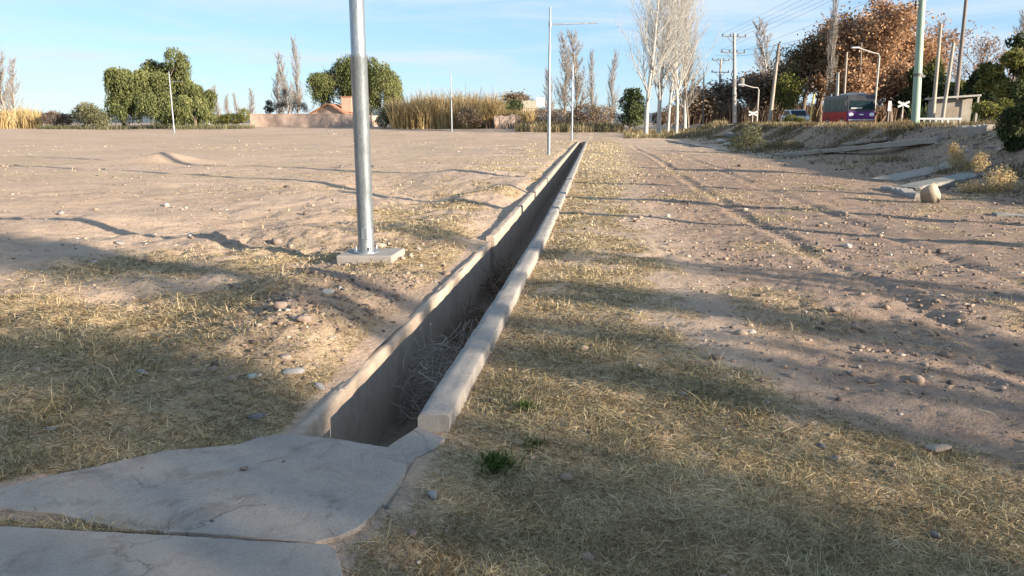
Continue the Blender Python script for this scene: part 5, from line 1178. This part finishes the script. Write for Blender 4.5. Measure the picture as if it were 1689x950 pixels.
zt = at(836, 190, 97).z - p.z; rr = random.Random(4)
for i in range(5):
    x0 = -1.6 + i * .66; h0_ = zt * (1 + rr.uniform(-.1, .06)); h1_ = zt * (1 + rr.uniform(-.1, .06))
    mb = MB(); mb.poly([(x0, -.3), (x0 + .64, -.3), (x0 + .64, h1_), (x0 + .3, (h0_ + h1_) / 2 + .05), (x0, h0_)], .5 + .05 * (i % 2), Matrix.Rotation(R(90), 4, 'X')); mb.build('wall_block', M['adobe'] if i < 4 else M['bark'], mw, bevel=.04)

# ------------------------------------------------------------------ trees and poles just outside the photo on the right (they cast the long shade)
SD = Vector((math.sin(R(SUN_AZ)), math.cos(R(SUN_AZ)), 0)); SP = Vector((-SD.y, SD.x, 0))
if SP.y < 0: SP = -SP
def sunpos(k, q): v_ = SD * k + SP * q; return Vector((v_.x, v_.y, tz(v_.x, v_.y)))
def shade_tree(k, q, clumps, n, label, mat, seed, l=.16, w=.09, bare=None):
    rg2 = np.random.default_rng(seed); p = sunpos(k, q); t = thing('roadside_tree', label, 'tree', p)
    cl = []
    for (qq, zz, rq, rz_) in clumps: v_ = SP * qq; zz *= .81; cl.append((v_.x, v_.y, zz, rq, rq, rz_ * .85))
    link('trunk', limbs(rg2, p, cl, .2, .3), M['bark'], t)
    V, F_, T = leaf_cloud(rg2, cl, n, l, w, .2, .35); link('crown', mesh_np('crown', V, F_, T), M[mat], t)
shade_tree(22, 1.0, [(0, 4, 2.4, 2.2), (.6, 6.5, 2.2, 2.2), (-.8, 7.5, 2.0, 2.0), (1.6, 2.6, 1.2, 1.4), (0, 2, 2.2, 1.6)], 12500, 'leafy roadside tree outside the photo whose shade lies over the cover slab', 'evergreen', 401)
shade_tree(23, -4.6, [(0, 4, 2.6, 2.4), (.6, 6.5, 2.2, 2.2), (-.8, 7.5, 2.0, 2.0), (0, 2, 2.4, 1.8)], 12500, 'second leafy roadside tree outside the photo behind the viewer', 'evergreen', 402)
shade_tree(19, 6.3, [(0, 5.6, .55, .8), (.1, 6.5, .5, .5), (.2, 4.2, .5, 1.0), (-.1, 2.6, .4, 1)], 1250, 'narrow roadside tree outside the photo casting a thin band of shade', 'olive', 403)
shade_tree(22, 4.9, [(0, 9.6, .6, .8), (.1, 8.9, .4, .4)], 900, 'tall thin roadside tree outside the photo shading the left field', 'olive', 405)
shade_tree(17, 8.3, [(0, 3.6, .40, .9), (.1, 5.2, .45, 1.0), (0, 6.8, .4, .9)], 700, 'small sparse roadside tree outside the photo', 'olive', 404)
for i, (k, q, s_) in enumerate(((20, 4.2, .36), (24, 5.2, .40), (22, 2.8, .42))):
    t = bare_tree('roadside_tree', ('bare roadside tree outside the photo dappling the kerb', 'second bare roadside tree outside the photo', 'bare roadside tree nearest the leafy ones outside the photo')[i], sunpos(k, q), sp_a if i else sp_c, (M['bark'], M['brown_twig']), i * 2.0, (s_ * 1.6, s_ * 1.6, s_ * 1.7))
for (x, y, H, r, lb) in ((13.9, 13.8, 9.6, .17, 'farthest of the wooden poles outside the photo on the right'), (10.9, 11.0, 9.2, .18, 'middle wooden pole outside the photo on the right'), (8.9, 8.95, 3.7, .16, 'short post outside the photo on the right')):
    p = Vector((x, y, tz(x, y))); t = thing('wooden_pole', lb, 'pole', p); mb = MB(); mb.rod((0, 0, -.3), (0, 0, H), r, r * .8, 12); mb.build('pole', M['wood_pole'], t, smooth=True)
